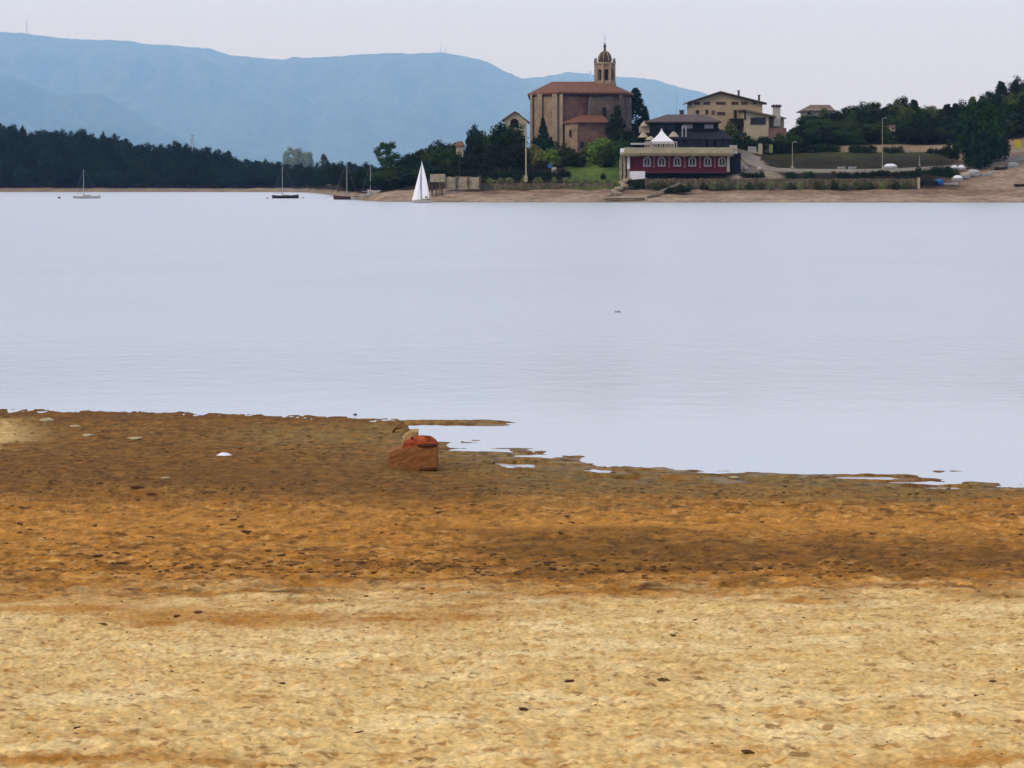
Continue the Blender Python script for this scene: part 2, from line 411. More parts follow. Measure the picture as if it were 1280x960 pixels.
wetness = np.clip(sstep(-.1, .5, fbm(wx*1.4, wy*4, 117, 4)) * 0.7 * sstep(480, 600, PX) * (1 - sstep(0.01, 0.16, ZZ + 0.05*fbm(wx*1.2, wy*3.5, 115, 4))) * sstep(420, 620, PX) , 0, 1) * (YY > 18)
beach = grid_mesh("beach", XX, YY, ZZ, M['beach'], A, wetness); tag(beach, "wide sandy beach, pale and trodden in front, damp orange-brown mud towards the water", kind='structure')
def beach_at(px, py):
    ys = np.linspace(4.2, 34, 3000)
    xs = (px - 640) / F * ys
    z = beach_base(xs, ys)
    pyy = HOR + (EYE - z) * F / ys
    i = int(np.argmin(np.abs(pyy - py)))
    return float(xs[i]), float(ys[i]), float(beach_z(xs[i], ys[i]))

# ------------------------------------------------------------------ lake
lb = MB().box(-18500, 18500, -2500, 38500, -3.6, -3.0).build("lake_bed", M['bed']); tag(lb, kind='structure')
wm = bpy.data.materials.new("lake_water"); wm.use_nodes = True
n = wm.node_tree; b = n.nodes["Principled BSDF"]
b.inputs["Base Color"].default_value = (0.52, 0.545, 0.528, 1)
b.inputs["Roughness"].default_value = 0.3; b.inputs["IOR"].default_value = 1.33
tc = n.nodes.new("ShaderNodeTexCoord")
mp = n.nodes.new("ShaderNodeMapping"); mp.inputs["Scale"].default_value = (0.9, 1.1, 1)
n.links.new(tc.outputs["Object"], mp.inputs[0])
n1 = n.nodes.new("ShaderNodeTexNoise"); n1.inputs["Scale"].default_value = 0.9; n1.inputs["Detail"].default_value = 8; n1.inputs["Roughness"].default_value = 0.65
n2 = n.nodes.new("ShaderNodeTexNoise"); n2.inputs["Scale"].default_value = 0.09; n2.inputs["Detail"].default_value = 4
n.links.new(mp.outputs[0], n1.inputs[0]); n.links.new(mp.outputs[0], n2.inputs[0])
# ripples die out in the calm shallows near the beach, and come in patches farther out
sx = n.nodes.new("ShaderNodeSeparateXYZ"); n.links.new(tc.outputs["Object"], sx.inputs[0])
mr = n.nodes.new("ShaderNodeMapRange"); mr.inputs[1].default_value = 28; mr.inputs[2].default_value = 75
mr.inputs[3].default_value = 0.01; mr.inputs[4].default_value = 0.40
rr_ = n.nodes.new('ShaderNodeMapRange'); rr_.inputs[1].default_value = 24; rr_.inputs[2].default_value = 48; rr_.inputs[3].default_value = .08; rr_.inputs[4].default_value = .30
n.links.new(sx.outputs[1], rr_.inputs[0]); n.links.new(rr_.outputs[0], b.inputs['Roughness'])
n.links.new(sx.outputs[1], mr.inputs[0])
mm = n.nodes.new("ShaderNodeMath"); mm.operation = 'MULTIPLY'
n.links.new(mr.outputs[0], mm.inputs[0]); n.links.new(n2.outputs["Fac"], mm.inputs[1])
bp = n.nodes.new("ShaderNodeBump"); bp.inputs["Strength"].default_value = 1.0
n.links.new(mm.outputs[0], bp.inputs["Distance"]); n.links.new(n1.outputs["Fac"], bp.inputs["Height"])
n.links.new(bp.outputs[0], b.inputs["Normal"])
lake = MB().add([(-1500,-40,0),(1500,-40,0),(1500,1100,0),(-1500,1100,0)], [(0,1,2,3)]).build("lake_water", wm, origin=(0,0,0))
tag(lake, "calm pale grey lake water", kind='structure')

# ------------------------------------------------------------------ far land
D  = np.array([-400,-60, 0, 10, 16, 18, 22, 26, 34, 46, 64, 94, 134, 194, 274, 420, 700, 1300, 5000, 19000], float)
def colz(px): # elevations over distance behind the waterline
    L0 = [-3,-1,0,.9,1.7,1.9,2.2,2.6,3.6, 5.5, 9,17,25,30,28,16,5,3,3,3]
    L2 = [-3,-1,0,.9,1.6,1.8,2.1,2.4,3.0, 4.0, 6,11,15,17,15,9,4,3,3,3]
    L4 = [-3,-1,0,.9,1.5,1.7,1.8,1.9,2.0, 2.1, 2.2,2.4,2.6,2.8,3,3,3,3,3,3]
    C1 = [-3,-1,0,1.3,2.2,2.5,2.8,3.0,3.6, 4.2, 5,6,6.5,7,7,6,4,3,3,3]
    C2 = [-3,-1,0,1.6,2.6,2.9,3.5,4.6,5.2, 6.2, 8,10,11,11,10,8,4,3,3,3]
    R1 = [-3,-1,0,1.7,2.6,2.7,4.8,5.3,6.5, 8.0,10,13.5,14.5,14,12,8,4,3,3,3]
    R2 = [-3,-1,0,1.7,2.6,2.7,5.0,5.5,7.2, 9.6,12.5,16,16,15,12,8,4,3,3,3]
    R3 = [-3,-1,0,1.7,2.6,2.7,5.2,5.7,9.0, 11.8,14.8,19,20,19,15,10,4,3,3,3]
    R4 = [-3,-1,0,1.7,2.6,2.7,5.7,6.6,7.7, 9.4,12.3,16,17,17,15,10,4,3,3,3]
    R5 = [-3,-1,0,1.7,2.6,2.7,5.7,6.5,7.7, 9.6,12.4,16.5,20,21,18,12,4,3,3,3]
    R6 = [-3,-1,0,1.4,2.3,2.7,3.9,5.0,7.3, 9.3,12.0,17,21,22,19,12,4,3,3,3]
    R7 = [-3,-1,0,1.4,2.6,3.1,4.1,5.2,7.5, 9.8,12.5,19,26,30,26,14,4,3,3,3]
    return [(-900,L0),(0,L0),(200,L2),(400,L4),(450,L4),(500,C1),(560,C2),(640,R1),(720,R2),(800,R2),(850,R3),(900,R3),(960,R4),(1100,R5),(1160,R5),(1200,R6),(1285,R7),(1900,R7)]
_ct = colz(0); _cp = np.array([c[0] for c in _ct], float); _cz = np.array([c[1] for c in _ct], float)
EDG = np.array([(-900,730),(0,722),(300,722),(385,690),(405,600),(420,500),(436,430),(455,380),(480,358),(530,350),(700,346),(1280,344),(1900,340)], float)
def land_z(px, Y):
    px = np.asarray(px, float); Y = np.asarray(Y, float)
    d = Y - np.interp(px, EDG[:,0], EDG[:,1])
    shp = np.broadcast(px, d).shape
    px = np.broadcast_to(px, shp); d = np.broadcast_to(d, shp)
    i = np.clip(np.searchsorted(_cp, px) - 1, 0, len(_cp) - 2)
    t = np.clip((px - _cp[i]) / (_cp[i+1] - _cp[i]), 0, 1)
    j = np.clip(np.searchsorted(D, d) - 1, 0, len(D) - 2)
    s = np.clip((d - D[j]) / (D[j+1] - D[j]), 0, 1)
    def g(i): return _cz[i, j] * (1 - s) + _cz[i, j+1] * s
    return g(i) * (1 - t) + g(i+1) * t
def gz(px, Y): return float(land_z(px, Y))
pxs = np.concatenate([np.arange(-880, -100, 40), np.arange(-100, 1400, 3.0), np.arange(1400, 1900, 40)])
Ys = np.concatenate([np.arange(328, 372, 0.5), np.arange(372, 420, 1.2), np.arange(420, 540, 4), np.arange(540, 715, 8), np.arange(715, 760, 1.5), np.arange(760, 960, 8), [1000, 1100, 1300, 1600, 2200, 3500, 6000, 10000, 22000, 38000]])
PXg, Yg = np.meshgrid(pxs, Ys)
Zg = land_z(PXg, Yg)
Xg = (PXg - 640) / F * Yg
dg = Yg - np.interp(PXg, EDG[:,0], EDG[:,1])
nz_ = fbm(Xg*0.12, Yg*0.12, 91, 4)
Zg = Zg + np.where((dg > 2) & (Yg < 1500), 0.22 * nz_ * sstep(2, 12, dg), 0) + 0.06*fbm(Xg*0.5, Yg*0.5, 95, 3)
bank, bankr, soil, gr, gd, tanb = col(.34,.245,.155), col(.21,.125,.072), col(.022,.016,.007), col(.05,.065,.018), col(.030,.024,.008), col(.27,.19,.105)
G = np.broadcast_to(bank, Xg.shape + (3,)).copy()
G = mixc(G, bankr, 0.75 * sstep(9.5, 11.5, dg + 1.5*nz_) * sstep(540, 600, PXg))
G = mixc(G, bank*1.15, 0.6 * sstep(0.2, 0.7, fbm(Xg*0.08, Yg*0.35, 92, 4)))
G = mixc(G, bankr*0.8, 0.6 * sstep(0.25, 0.6, fbm(Xg*0.10, Yg*0.6, 93, 4)))
G = mixc(G, col(.17,.15,.09), 0.8 * (1 - sstep(0.2, 1.2, dg)))
farL = 1 - sstep(380, 430, PXg)
G = mixc(G, col(.26,.19,.11), 0.7 * farL * (1 - sstep(14, 18, dg)))
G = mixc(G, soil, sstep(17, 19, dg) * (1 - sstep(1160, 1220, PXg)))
town = sstep(560, 620, PXg)
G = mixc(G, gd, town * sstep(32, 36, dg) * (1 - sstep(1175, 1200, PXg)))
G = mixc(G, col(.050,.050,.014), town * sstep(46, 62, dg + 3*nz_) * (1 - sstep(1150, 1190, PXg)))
lawn = sstep(700, 718, PXg) * (1 - sstep(772, 780, PXg)) * sstep(17, 20, dg) * (1 - sstep(50, 60, dg))
G = mixc(G, col(.085,.13,.022), lawn)
G = mixc(G, tanb, sstep(64, 67, dg + 2*nz_) * (1 - sstep(80, 86, dg)) * sstep(1040, 1065, PXg))
G = mixc(G, col(.25,.20,.13), sstep(905, 925, PXg) * (1 - sstep(975 - 1.1*(dg-22), 985 - 1.1*(dg-22), PXg)) * sstep(17, 19, dg) * (1 - sstep(62, 66, dg)))
G = mixc(G, bank*0.95, sstep(1195, 1240, PXg) * sstep(17, 19, dg) * (1 - sstep(40, 46, dg)))
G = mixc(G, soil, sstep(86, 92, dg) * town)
bounce_field = sstep(260, 420, dg)
G = mixc(G, np.array([.27,.25,.15]), bounce_field)  # unseen plain, paled to bounce more light into the haze
G *= (1 + 0.22 * nz_)[..., None]
G *= 1 - 0.15 * (1 - bounce_field)[..., None]
land = grid_mesh("far_shore_ground", Xg, Yg, Zg, M['land'], np.clip(G, 0.004, 1)); tag(land, "far shore ground with a sandy bank below grass slopes", kind='structure')

# ------------------------------------------------------------------ hills and mountains
def ridge(name, m, pts, Yc, half, seed, base=3.0, rough=1.0, label=None):
    a = np.array(pts, float)
    px = np.concatenate([np.arange(-700, -60, 20), np.arange(-60, 1340, 3.0), np.arange(1340, 1900, 20)])
    t = np.linspace(-1, 0.5, 90)
    P_, T_ = np.meshgrid(px, t)
    Y = Yc + T_ * half
    X = (P_ - 640) / F * Y
    top = EYE + (HOR - np.interp(P_, a[:,0], a[:,1])) / F * Yc
    k = half / 10.0
    g = fbm(X / k * 0.8, Y / k * 0.35, seed, 5)
    prof = np.clip(1 - np.abs(T_)**1.15, 0, 1)
    Z = base + (top - base) * prof * (1 + rough * 0.26 * (g - .45) * np.clip(np.abs(T_) * 3.0, 0, 1))
    Z = Z + (top - base) * 0.006 * fbm(P_ * 0.12, T_ * 0 + 1.5, seed + 7, 3)
    o = grid_mesh(name, X, Y, Z, m); tag(o, label, kind='structure'); return o
ridge("mountain_range", M['mountain'], [(-700,70),(-200,52),(-60,44),(0,39),(25,40),(50,44),(75,47),(120,49),(160,50),(185,55),(215,56),(260,60),(290,69),(320,71),(350,74),(385,72),(420,70),(460,67),(520,66),(555,65),(580,70),(610,76),(632,89),(650,97),(662,103),(700,115),(760,130),(850,150),(1000,185),(1900,215)], 30000, 9000, 3, label="long hazy blue mountain range across the sky")
ridge("far_mountain", M['mountain'], [(-700,200),(500,160),(600,120),(640,99),(655,97),(680,95),(710,90),(760,94),(790,97),(820,99),(835,104),(850,109),(875,114),(900,122),(940,140),(980,163),(1040,185),(1900,215)], 33500, 7000, 13, label="paler mountain behind the church tower")
ridge("wooded_hill", M['hill'], [(-700,90),(-60,90),(0,94),(30,101),(55,112),(75,119),(100,117),(130,118),(150,130),(180,148),(210,165),(260,182),(330,194),(450,203),(700,214),(1900,220)], 22000, 5800, 23, label="low blue-green hill in front of the mountains")

# ------------------------------------------------------------------ vegetation
def leafball(rs, centres, radii, n_each, size, flat=1.0):
    vs = []
    tot = len(centres) * n_each
    cc = np.repeat(np.array(centres), n_each, 0); rr = np.repeat(np.array(radii), n_each)
    d = rs.normal(size=(tot, 3)); d /= np.linalg.norm(d, axis=1)[:, None]
    r = rr * rs.rand(tot)**0.45
    p = cc + d * r[:, None] * np.array([1, 1, flat])
    nrm = d + rs.normal(size=(tot, 3)) * 0.5 + np.array([0, 0, .3]); nrm /= np.linalg.norm(nrm, axis=1)[:, None]
    a = np.cross(nrm, rs.normal(size=(tot, 3))); a /= np.linalg.norm(a, axis=1)[:, None]
    b = np.cross(nrm, a); s = size * (0.6 + 0.8 * rs.rand(tot))[:, None]
    v = np.stack([p - a*s, p - b*s*0.6, p + a*s, p + b*s*0.6], 1).reshape(-1, 3)
    return v, np.arange(tot*4).reshape(-1, 4)
def mesh_np(name, v, q):
    me = bpy.data.meshes.new(name)
    me.vertices.add(len(v)); me.vertices.foreach_set("co", v.astype(np.float32).ravel())
    me.loops.add(q.size); me.loops.foreach_set("vertex_index", q.ravel().astype(np.int32))
    me.polygons.add(len(q)); me.polygons.foreach_set("loop_start", (np.arange(len(q))*4).astype(np.int32))
    me.polygons.foreach_set("loop_total", np.full(len(q), 4, np.int32)); me.update(calc_edges=True)
    me.materials.append(M['leaf_dark']); return me
def crown_mesh(kind, seed):
    """unit tree: height 1, about 0.76 wide"""
    rs = np.random.RandomState(seed); cs, rr = [], []
    if kind == 'round':
        for i in range(95):
            d = rs.normal(size=3); d /= np.linalg.norm(d); k = rs.rand()**0.4
            c = np.array([0, 0, .52]) + d * k * np.array([.30, .30, .37]) * (0.85 + 0.3 * rs.rand())
            cs.append(c); rr.append(0.075 + 0.06 * rs.rand())
        v, q = leafball(rs, cs, rr, 62, 0.024)
    elif kind == 'dense':
        for i in range(130):
            d = rs.normal(size=3); d /= np.linalg.norm(d); k = rs.rand()**0.35
            c = np.array([0, 0, .545]) + d * k * np.array([.33, .33, .37]) * (0.9 + 0.2 * rs.rand())
            cs.append(c); rr.append(0.075 + 0.05 * rs.rand())
        v, q = leafball(rs, cs, rr, 62, 0.024)
    elif kind == 'broad':
        for i in range(90):
            a = rs.rand()*6.28; r = 0.34 * rs.rand()**0.5; h = rs.rand()
            z = 0.30 + (0.62 * math.sqrt(max(0, 1 - (r/.42)**2))) * h
            cs.append((r*math.cos(a), r*math.sin(a), z)); rr.append(0.07 + 0.07*rs.rand())
        v, q = leafball(rs, cs, rr, 62, 0.024)
    elif kind == 'cone':
        for i in range(100):
            z = 0.08 + 0.88 * ((i + rs.rand()) / 100)**1.1; a = rs.rand()*6.28; r = (1.0 - z) * 0.36 * (0.4 + 0.6*rs.rand()**.5) + 0.01
            cs.append((r*math.cos(a), r*math.sin(a), z)); rr.append(0.05 + 0.07*(1-z))
        v, q = leafball(rs, cs, rr, 60, 0.021, 0.7)
    elif kind == 'tall':
        for i in range(50):
            z = 0.25 + 0.72 * rs.rand(); a = rs.rand()*6.28; r = 0.22 * rs.rand()**.5 * math.sin(math.pi*min(1, (z-.15)/.85))**.6
            cs.append((r*math.cos(a), r*math.sin(a), z)); rr.append(0.05 + 0.05*rs.rand())
        v, q = leafball(rs, cs, rr, 60, 0.02)
    elif kind == 'tuft':      # bare trunk, ragged head
        for i in range(44):
            a = rs.rand()*6.28; z = 0.50 + 0.45*rs.rand(); r = (0.10 + 0.14*math.sin(6.3*z)**2) * rs.rand()**.5
            cs.append((r*math.cos(a), r*math.sin(a), z)); rr.append(0.03 + 0.05*rs.rand())
        v, q = leafball(rs, cs, rr, 56, 0.02)
    elif kind == 'bush':
        for i in range(40):
            d = rs.normal(size=3); d /= np.linalg.norm(d); d[2] = abs(d[2]); k = rs.rand()**0.4
            cs.append(np.array([0, 0, .22]) + d * k * np.array([.38, .38, .66])); rr.append(0.10 + 0.06*rs.rand())
        v, q = leafball(rs, cs, rr, 60, 0.036)
    elif kind == 'hedge':     # unit length 1, height 1, depth .3 (scaled to fit)
        for i in range(130):
            cs.append(((rs.rand()-.5)*0.96, (rs.rand()-.5)*.8, 0.08 + 0.80*rs.rand() + 0.06*math.sin(i))); rr.append(0.10)
        v, q = leafball(rs, cs, rr, 32, 0.040)
        v[:, 0] = v[:, 0]
    return mesh_np("foliage_" + kind, v, q)
CR = {}
def crown(kind, i):
    k = (kind, i)
    if k not in CR: CR[k] = crown_mesh(kind, hash_(kind) + i * 17)
    return CR[k]
def hash_(s): return sum(ord(c) * (i + 3) for i, c in enumerate(s))
def trunk_mesh(kind):
    m = MB(); h = {'tuft': .72, 'tall': .5, 'cone': .7}.get(kind, .42)
    m.tube((0,0,-.03), (.004,.002,h*.5), .022, .016, 7); m.tube((.004,.002,h*.5), (0,.004,h), .016, .008, 7)
    for k in range(6):
        a = k * 1.05; z0 = h * (0.45 + .08*k)
        m.tube((0,0,z0), (.16*math.cos(a), .16*math.sin(a), z0 + .16), .008, .003, 5)
    me = bpy.data.meshes.new("trunk_" + kind); me.from_pydata(m.v, [], m.f); me.update(); me.materials.append(M['bark']); return me
TR = {}
cnt = [0]
def tree(name, kind, px, top, Y, width, label, group=None, mt='leaf_dark', base=None, cat='tree', trunk=True, sink=0.2):
    """top = picture row of the tree's top; width in metres"""
    cnt[0] += 1
    z0 = gz(px, Y) - sink if base is None else Zp(base, Y)
    h = Zp(top, Y) - z0
    if h < 0.4: return None
    o = empty(name, (Xp(px, Y), Y, z0)); tag(o, label, cat, group)
    o.rotation_euler = (0, 0, rnd.random() * 6.28) if kind != 'hedge' else (0, 0, 0)
    fw = {'cone': .72, 'tall': .5, 'tuft': .5, 'bush': 1.0, 'hedge': 1.0, 'broad': .82}.get(kind, .76)
    o.scale = (width / fw, width / fw, h)
    c = bpy.data.objects.new("crown" if cat == 'tree' else "foliage", crown(kind, cnt[0] % 4)); C.objects.link(c); c.parent = o
    c.material_slots[0].link = 'OBJECT'; c.material_slots[0].material = M[mt]
    if trunk:
        if kind not in TR: TR[kind] = trunk_mesh(kind)
        t = bpy.data.objects.new("trunk" if cat == 'tree' else "stem", TR[kind]); C.objects.link(t); t.parent = o
    return o
def hedge(px0, px1, top, Y, depth, label, mt='leaf_dark', group=None, base=None, name="hedge", cat='hedge'):
    px = (px0 + px1) / 2; z0 = gz(px, Y) - .2 if base is None else Zp(base, Y)
    h = Zp(top, Y) - z0
    w_ = Xp(px1, Y) - Xp(px0, Y)
    rs = np.random.RandomState(int(px*7) % 9999)
    nclump = int(max(26, w_ * max(h, 1) * 4.5)); sz = 0.28
    cs = np.stack([(rs.rand(nclump)-.5)*(w_-.6), (rs.rand(nclump)-.5)*depth*.7, 0.2 + (h-.45)*rs.rand(nclump)], 1)
    v, q = leafball(rs, cs, np.full(nclump, min(.75, .2 + h*.3)), 46, 0.17)
    me = mesh_np("hedge_leaves", v, q); me.materials.clear(); me.materials.append(M[mt])
    o = bpy.data.objects.new(name, me); C.objects.link(o); o.location = (Xp(px, Y), Y, z0)
    return tag(o, label, cat, group)

OUT_L = np.array([(-120,148),(0,153),(10,155),(27,158),(45,168),(60,163),(75,165),(95,160),(112,165),(125,168),(140,166),(155,170),(170,180),(180,178),(205,184),(222,178),(235,184),(260,186),(285,190),(300,198),(330,202),(345,200),(355,204),(375,205),(395,205),(410,201),(425,201),(450,206),(480,208)], float) - np.array([0, 2.5])
def outl(A_, px): return float(np.interp(px, A_[:,0], A_[:,1]))
# the wood on the far left shore
for k, (Y, f, st) in enumerate([(741, .64, 17), (752, .48, 16), (768, .33, 15), (790, .2, 15), (820, .09, 14), (860, .0, 13)]):
    px = -75.0 + k * 5
    while px < 478:
        o_ = outl(OUT_L, px); gb = HOR - (gz(px, 741) - EYE) / 741 * F
        top = o_ + (gb - o_) * f + rnd.uniform(-2.5, 3.0)
        kind = rnd.choice(['round', 'round', 'broad', 'round'])
        Z0 = gz(px, Y); H = Zp(top, Y) - Z0
        base = None
        tree("woodland_tree", kind, px, top, Y, rnd.uniform(7.0, 10.5), "dark leafy tree in the dense wood along the far left shore", "trees of the wood on the far left shore", rnd.choice(['leaf_wood', 'leaf_wood', 'leaf_dark', 'leaf_blue']), base, trunk=(k == 0))
        px += st * rnd.uniform(.8, 1.25)
px = 384.0
while px < 486:
    Y = float(np.interp(px, EDG[:,0], EDG[:,1])) + 24
    o_ = outl(OUT_L, px)
    tree("woodland_tree", rnd.choice(['round', 'broad']), px, o_ + rnd.uniform(4, 14), Y, rnd.uniform(5.5, 8), "dark leafy tree in the dense wood along the far left shore", "trees of the wood on the far left shore", 'leaf_wood')
    px += rnd.uniform(7, 12)
# the trees between the boats and the church
OUT_C = np.array([(425,212),(450,206),(470,203),(490,198),(505,191),(520,187),(540,184),(556,173),(565,175),(580,190),(600,185),(640,190)], float) - np.array([0, 3.0])
for k, (Y, f, st) in enumerate([(385, .52, 17), (393, .36, 17), (403, .18, 16), (414, .02, 15)]):
    px = 440.0 + k * 6
    while px < 604:
        yy = Y if px > 478 else Y + (478 - px) * 1.4
        o_ = outl(OUT_C, px); top = o_ + (232 - o_) * f + rnd.uniform(-2, 3)
        if not (470 < px < 492 and k == 3):
            tree("shore_tree", rnd.choice(['round', 'broad']), px, top, yy, rnd.uniform(6.5, 9.0), "dark bushy tree on the low shore between the moored boats and the church", "dark trees on the shore left of the church", rnd.choice(['leaf_dark', 'leaf_dark', 'leaf_mid', 'leaf_blue']), trunk=(k == 0))
        px += st * rnd.uniform(.8, 1.2)
# the wooded slope on the right
OUT_R = np.array([(975,158),(990,152),(1000,150),(1012,138),(1045,139),(1060,136),(1080,127),(1092,125),(1102,132),(1112,128),(1125,120),(1140,124),(1158,130),(1166,140),(1177,139),(1190,131),(1205,128),(1220,117),(1240,109),(1255,103),(1280,98),(1340,92)], float) - np.array([0, 3.5])
for k, (Y, f, st) in enumerate([(430, .60, 20), (437, .45, 19), (446, .30, 19), (457, .18, 18), (470, .08, 18), (485, .0, 16)]):
    px = 985.0 + k * 9
    while px < 1350:
        o_ = outl(OUT_R, px); top = o_ + (182 - o_) * f + rnd.uniform(-3, 4)
        tree("slope_tree", rnd.choice(['round', 'round', 'broad', 'cone']), px, top, Y, rnd.uniform(7.0, 10.0), "dark green tree in the wood on the slope right of the houses", "trees of the wood on the right slope", rnd.choice(['leaf_dark', 'leaf_dark', 'leaf_mid', 'leaf_dark', 'leaf_olive'] if k > 2 else ['leaf_dark', 'leaf_mid', 'leaf_dark']), trunk=(k == 0))
        px += st * rnd.uniform(.75, 1.25)
# trees one can name
tree("lone_tree", 'tuft', 483, 177, 402, 7.5, "tall slender tree with bare double trunk and ragged top left of the white sail", None, 'leaf_mid')
tree("poplar", 'broad', 374, 182, 2600, 34, "tallest of the three pale trees above the low wood behind the black boat", "pale far trees above the wood", 'leaf_pale', base=226)
tree("poplar", 'broad', 384, 187, 2700, 28, "pale tree leaning against the right side of the tallest of its three", "pale far trees above the wood", 'leaf_pale', base=226)
tree("poplar", 'tall', 362, 185, 2800, 30, "pale tree left of the tallest of the three above the low wood", "pale far trees above the wood", 'leaf_pale', base=226)
tree("sapling", 'tall', 405, 193, 1000, 6, "thin pale treetop poking above the wood left of the twin-trunk tree", None, 'leaf_olive', base=222)
tree("oak", 'broad', 594, 151, 402, 6.0, "tall blue-green tree with an open crown left of the parish house", None, 'leaf_blue')
tree("oak", 'round', 604, 163, 399, 8.0, "dark tree right behind the tall blue-green one with the open crown", None, 'leaf_dark')
tree("oak", 'round', 618, 160, 396, 8.0, "dark tree touching the left side of the very dark round tree", None, 'leaf_mid')
tree("bush", 'bush', 700, 172, 392, 6.0, "dark bush at the corner between the church buttresses and the sacristy", None, 'leaf_mid', cat='bush')
tree("oak", 'round', 606, 172, 396, 8.5, "dark tree under the tall open-crowned one, left of the parish house", None, 'leaf_dark')
tree("oak", 'round', 574, 189.5, 379, 6.5, "dark tree directly below the small orange-roofed hut", None, 'leaf_dark')
tree("oak", 'broad', 585, 190, 390, 8.5, "low dark tree beside the small orange-roofed hut", None, 'leaf_mid')
tree("oak", 'dense', 634, 150, 388, 10.0, "very dark round tree filling the space below the parish house", None, 'leaf_dark')
tree("oak", 'broad', 618, 178, 383, 8.0, "low bushy tree at the left foot of the very dark round tree", None, 'leaf_dark')
tree("oak", 'round', 647, 176, 380, 7.5, "dark bushy tree directly behind the tall pale pole", None, 'leaf_dark')
tree("cypress", 'cone', 679, 146, 404, 5.6, "pointed dark conifer against the buttresses of the church", None, 'leaf_dark')
tree("yew", 'round', 679, 164, 398, 7.4, "round dark yew at the foot of the pointed conifer by the church", None, 'leaf_blue')
tree("bush", 'bush', 669, 176, 388, 6.8, "yellow-green bush right of the tall pale pole", None, 'leaf_yellow', cat='bush')
tree("bush", 'bush', 688, 180, 387, 6.5, "yellow-green bush below the conifer by the church", None, 'leaf_bright', cat='bush')
tree("bush", 'bush', 711, 182, 388, 7.0, "dark green bush in front of the sacristy window", None, 'leaf_mid', cat='bush')
tree("bush", 'bush', 722, 189, 385, 5.5, "low dark bush left of the large round green tree", None, 'leaf_dark', cat='bush')
tree("linden", 'round', 752, 169, 390, 8.6, "large round green tree beside the lawn and the red clubhouse", None, 'leaf_bright', base=216)
tree("linden", 'round', 759, 178, 386, 6.2, "darker tree growing against the right side of the large round green one", None, 'leaf_mid', base=216)
tree("bush", 'bush', 732, 176, 394, 4.8, "olive bush left of the large round green tree", None, 'leaf_olive', cat='bush')
tree("cedar", 'cone', 795, 109, 436, 11.0, "dark blue-green cedar behind the right end of the church", None, 'leaf_blue', base=178)
tree("cedar", 'cone', 806, 132, 432, 6.0, "smaller conifer right of the tall cedar behind the church", None, 'leaf_blue', base=178)
tree("cypress", 'tall', 772, 131, 412, 4.6, "narrow dark cypress against the grey end wall of the church", None, 'leaf_dark', base=182)
tree("cypress", 'tall', 765, 148, 410, 4.0, "short dark cypress between the sacristy and the grey church wall", None, 'leaf_dark', base=182)
tree("oak", 'broad', 783, 160, 405, 8.0, "dark spreading tree between the church and the clubhouse", None, 'leaf_dark', base=192)
tree("oak", 'round', 797, 168, 400, 7.0, "dark tree left of the white marquee on the terrace", None, 'leaf_dark', base=194)
tree("oak", 'round', 776, 172, 396, 6.0, "dark tree above the left end of the clubhouse roof", None, 'leaf_mid', base=205)
tree("bush", 'bush', 910, 150, 412, 6.5, "ochre-green shrub at the left foot of the tan house", None, 'leaf_olive', base=180, cat='bush')
tree("bush", 'bush', 925, 162, 408, 6.5, "dark shrub below the annexe of the tan house", None, 'leaf_dark', base=190, cat='bush')
tree("bush", 'bush', 938, 167, 406, 6.0, "dark shrub above the white gateway", None, 'leaf_dark', base=190, cat='bush')
tree("bush", 'bush', 955, 166, 408, 6.0, "dark shrub under the chimney of the tan house", None, 'leaf_dark', base=190, cat='bush')
tree("bush", 'bush', 972, 165, 412, 6.5, "mid-green shrub right of the tan house's chimney", None, 'leaf_mid', base=190, cat='bush')
tree("bush", 'bush', 990, 160, 420, 7.5, "mid-green shrub at the left end of the wood on the slope", None, 'leaf_mid', base=190, cat='bush')
tree("holm_oak", 'dense', 1226, 119, 381, 12.0, "huge black-green tree with a short trunk standing above the beached boats", None, 'leaf_dark', base=228)
tree("holm_oak", 'round', 1217, 140, 384, 9.5, "dark tree merging with the left side of the huge black-green tree", None, 'leaf_dark', base=222)
tree("holm_oak", 'broad', 1241, 128, 392, 10.0, "dark tree behind the right side of the huge black-green tree", None, 'leaf_dark', base=222)
tree("bush", 'bush', 1190, 170, 392, 5.5, "dark bush left of the huge black-green tree", None, 'leaf_dark', base=204, cat='bush')
tree("bush", 'bush', 853, 229, 356, 5.0, "dark bush on the bank beside the pale boat ramp", None, 'leaf_dark', base=243, cat='bush')
tree("bush", 'bush', 838, 232, 357, 3.6, "low dark bush under the pale boat ramp", None, 'leaf_dark', base=243, cat='bush')
tree("bush", 'bush', 688, 213, 372, 3.0, "small rounded dark bush left of the white board on the green shore", None, 'leaf_dark', cat='bush')
tree("bush", 'bush', 705, 210, 374, 4.0, "rounded dark bush right of the white board on the green shore", None, 'leaf_dark', cat='bush')
tree("bush", 'bush', 754, 215, 369, 1.8, "small dark shrub on the lawn left of the clubhouse pillars", None, 'leaf_dark', cat='bush')
for i, px in enumerate([588, 601, 613, 625, 636, 655, 672, 693, 707, 720, 733, 745, 760]):
    tree("round_shrub", 'bush', px, rnd.uniform(218.5, 221.5) - (2 if px in (655, 672) else 0), 366, rnd.uniform(2.0, 3.2), "pale green rounded shrub in the row along the bank left of the clubhouse", "pale shrubs along the bank left of the clubhouse", 'leaf_pale' if i > 1 else 'leaf_olive', base=232, cat='bush', trunk=False)
hedge(560, 700, 213, 371, 2.0, "long dark hedge behind the pale shrubs on the bank", 'leaf_dark')
hedge(962, 1012, 178, 409, 3.0, "tall black-green hedge at the top of the slope by the gateposts", 'leaf_dark', base=197)
hedge(1012, 1050, 181, 411, 3.0, "black-green hedge along the top of the grass slope", 'leaf_dark', base=194)
hedge(1060, 1097, 182, 409, 2.4, "dark clipped hedge left of the tall lamp post on the slope", 'leaf_dark', base=193)
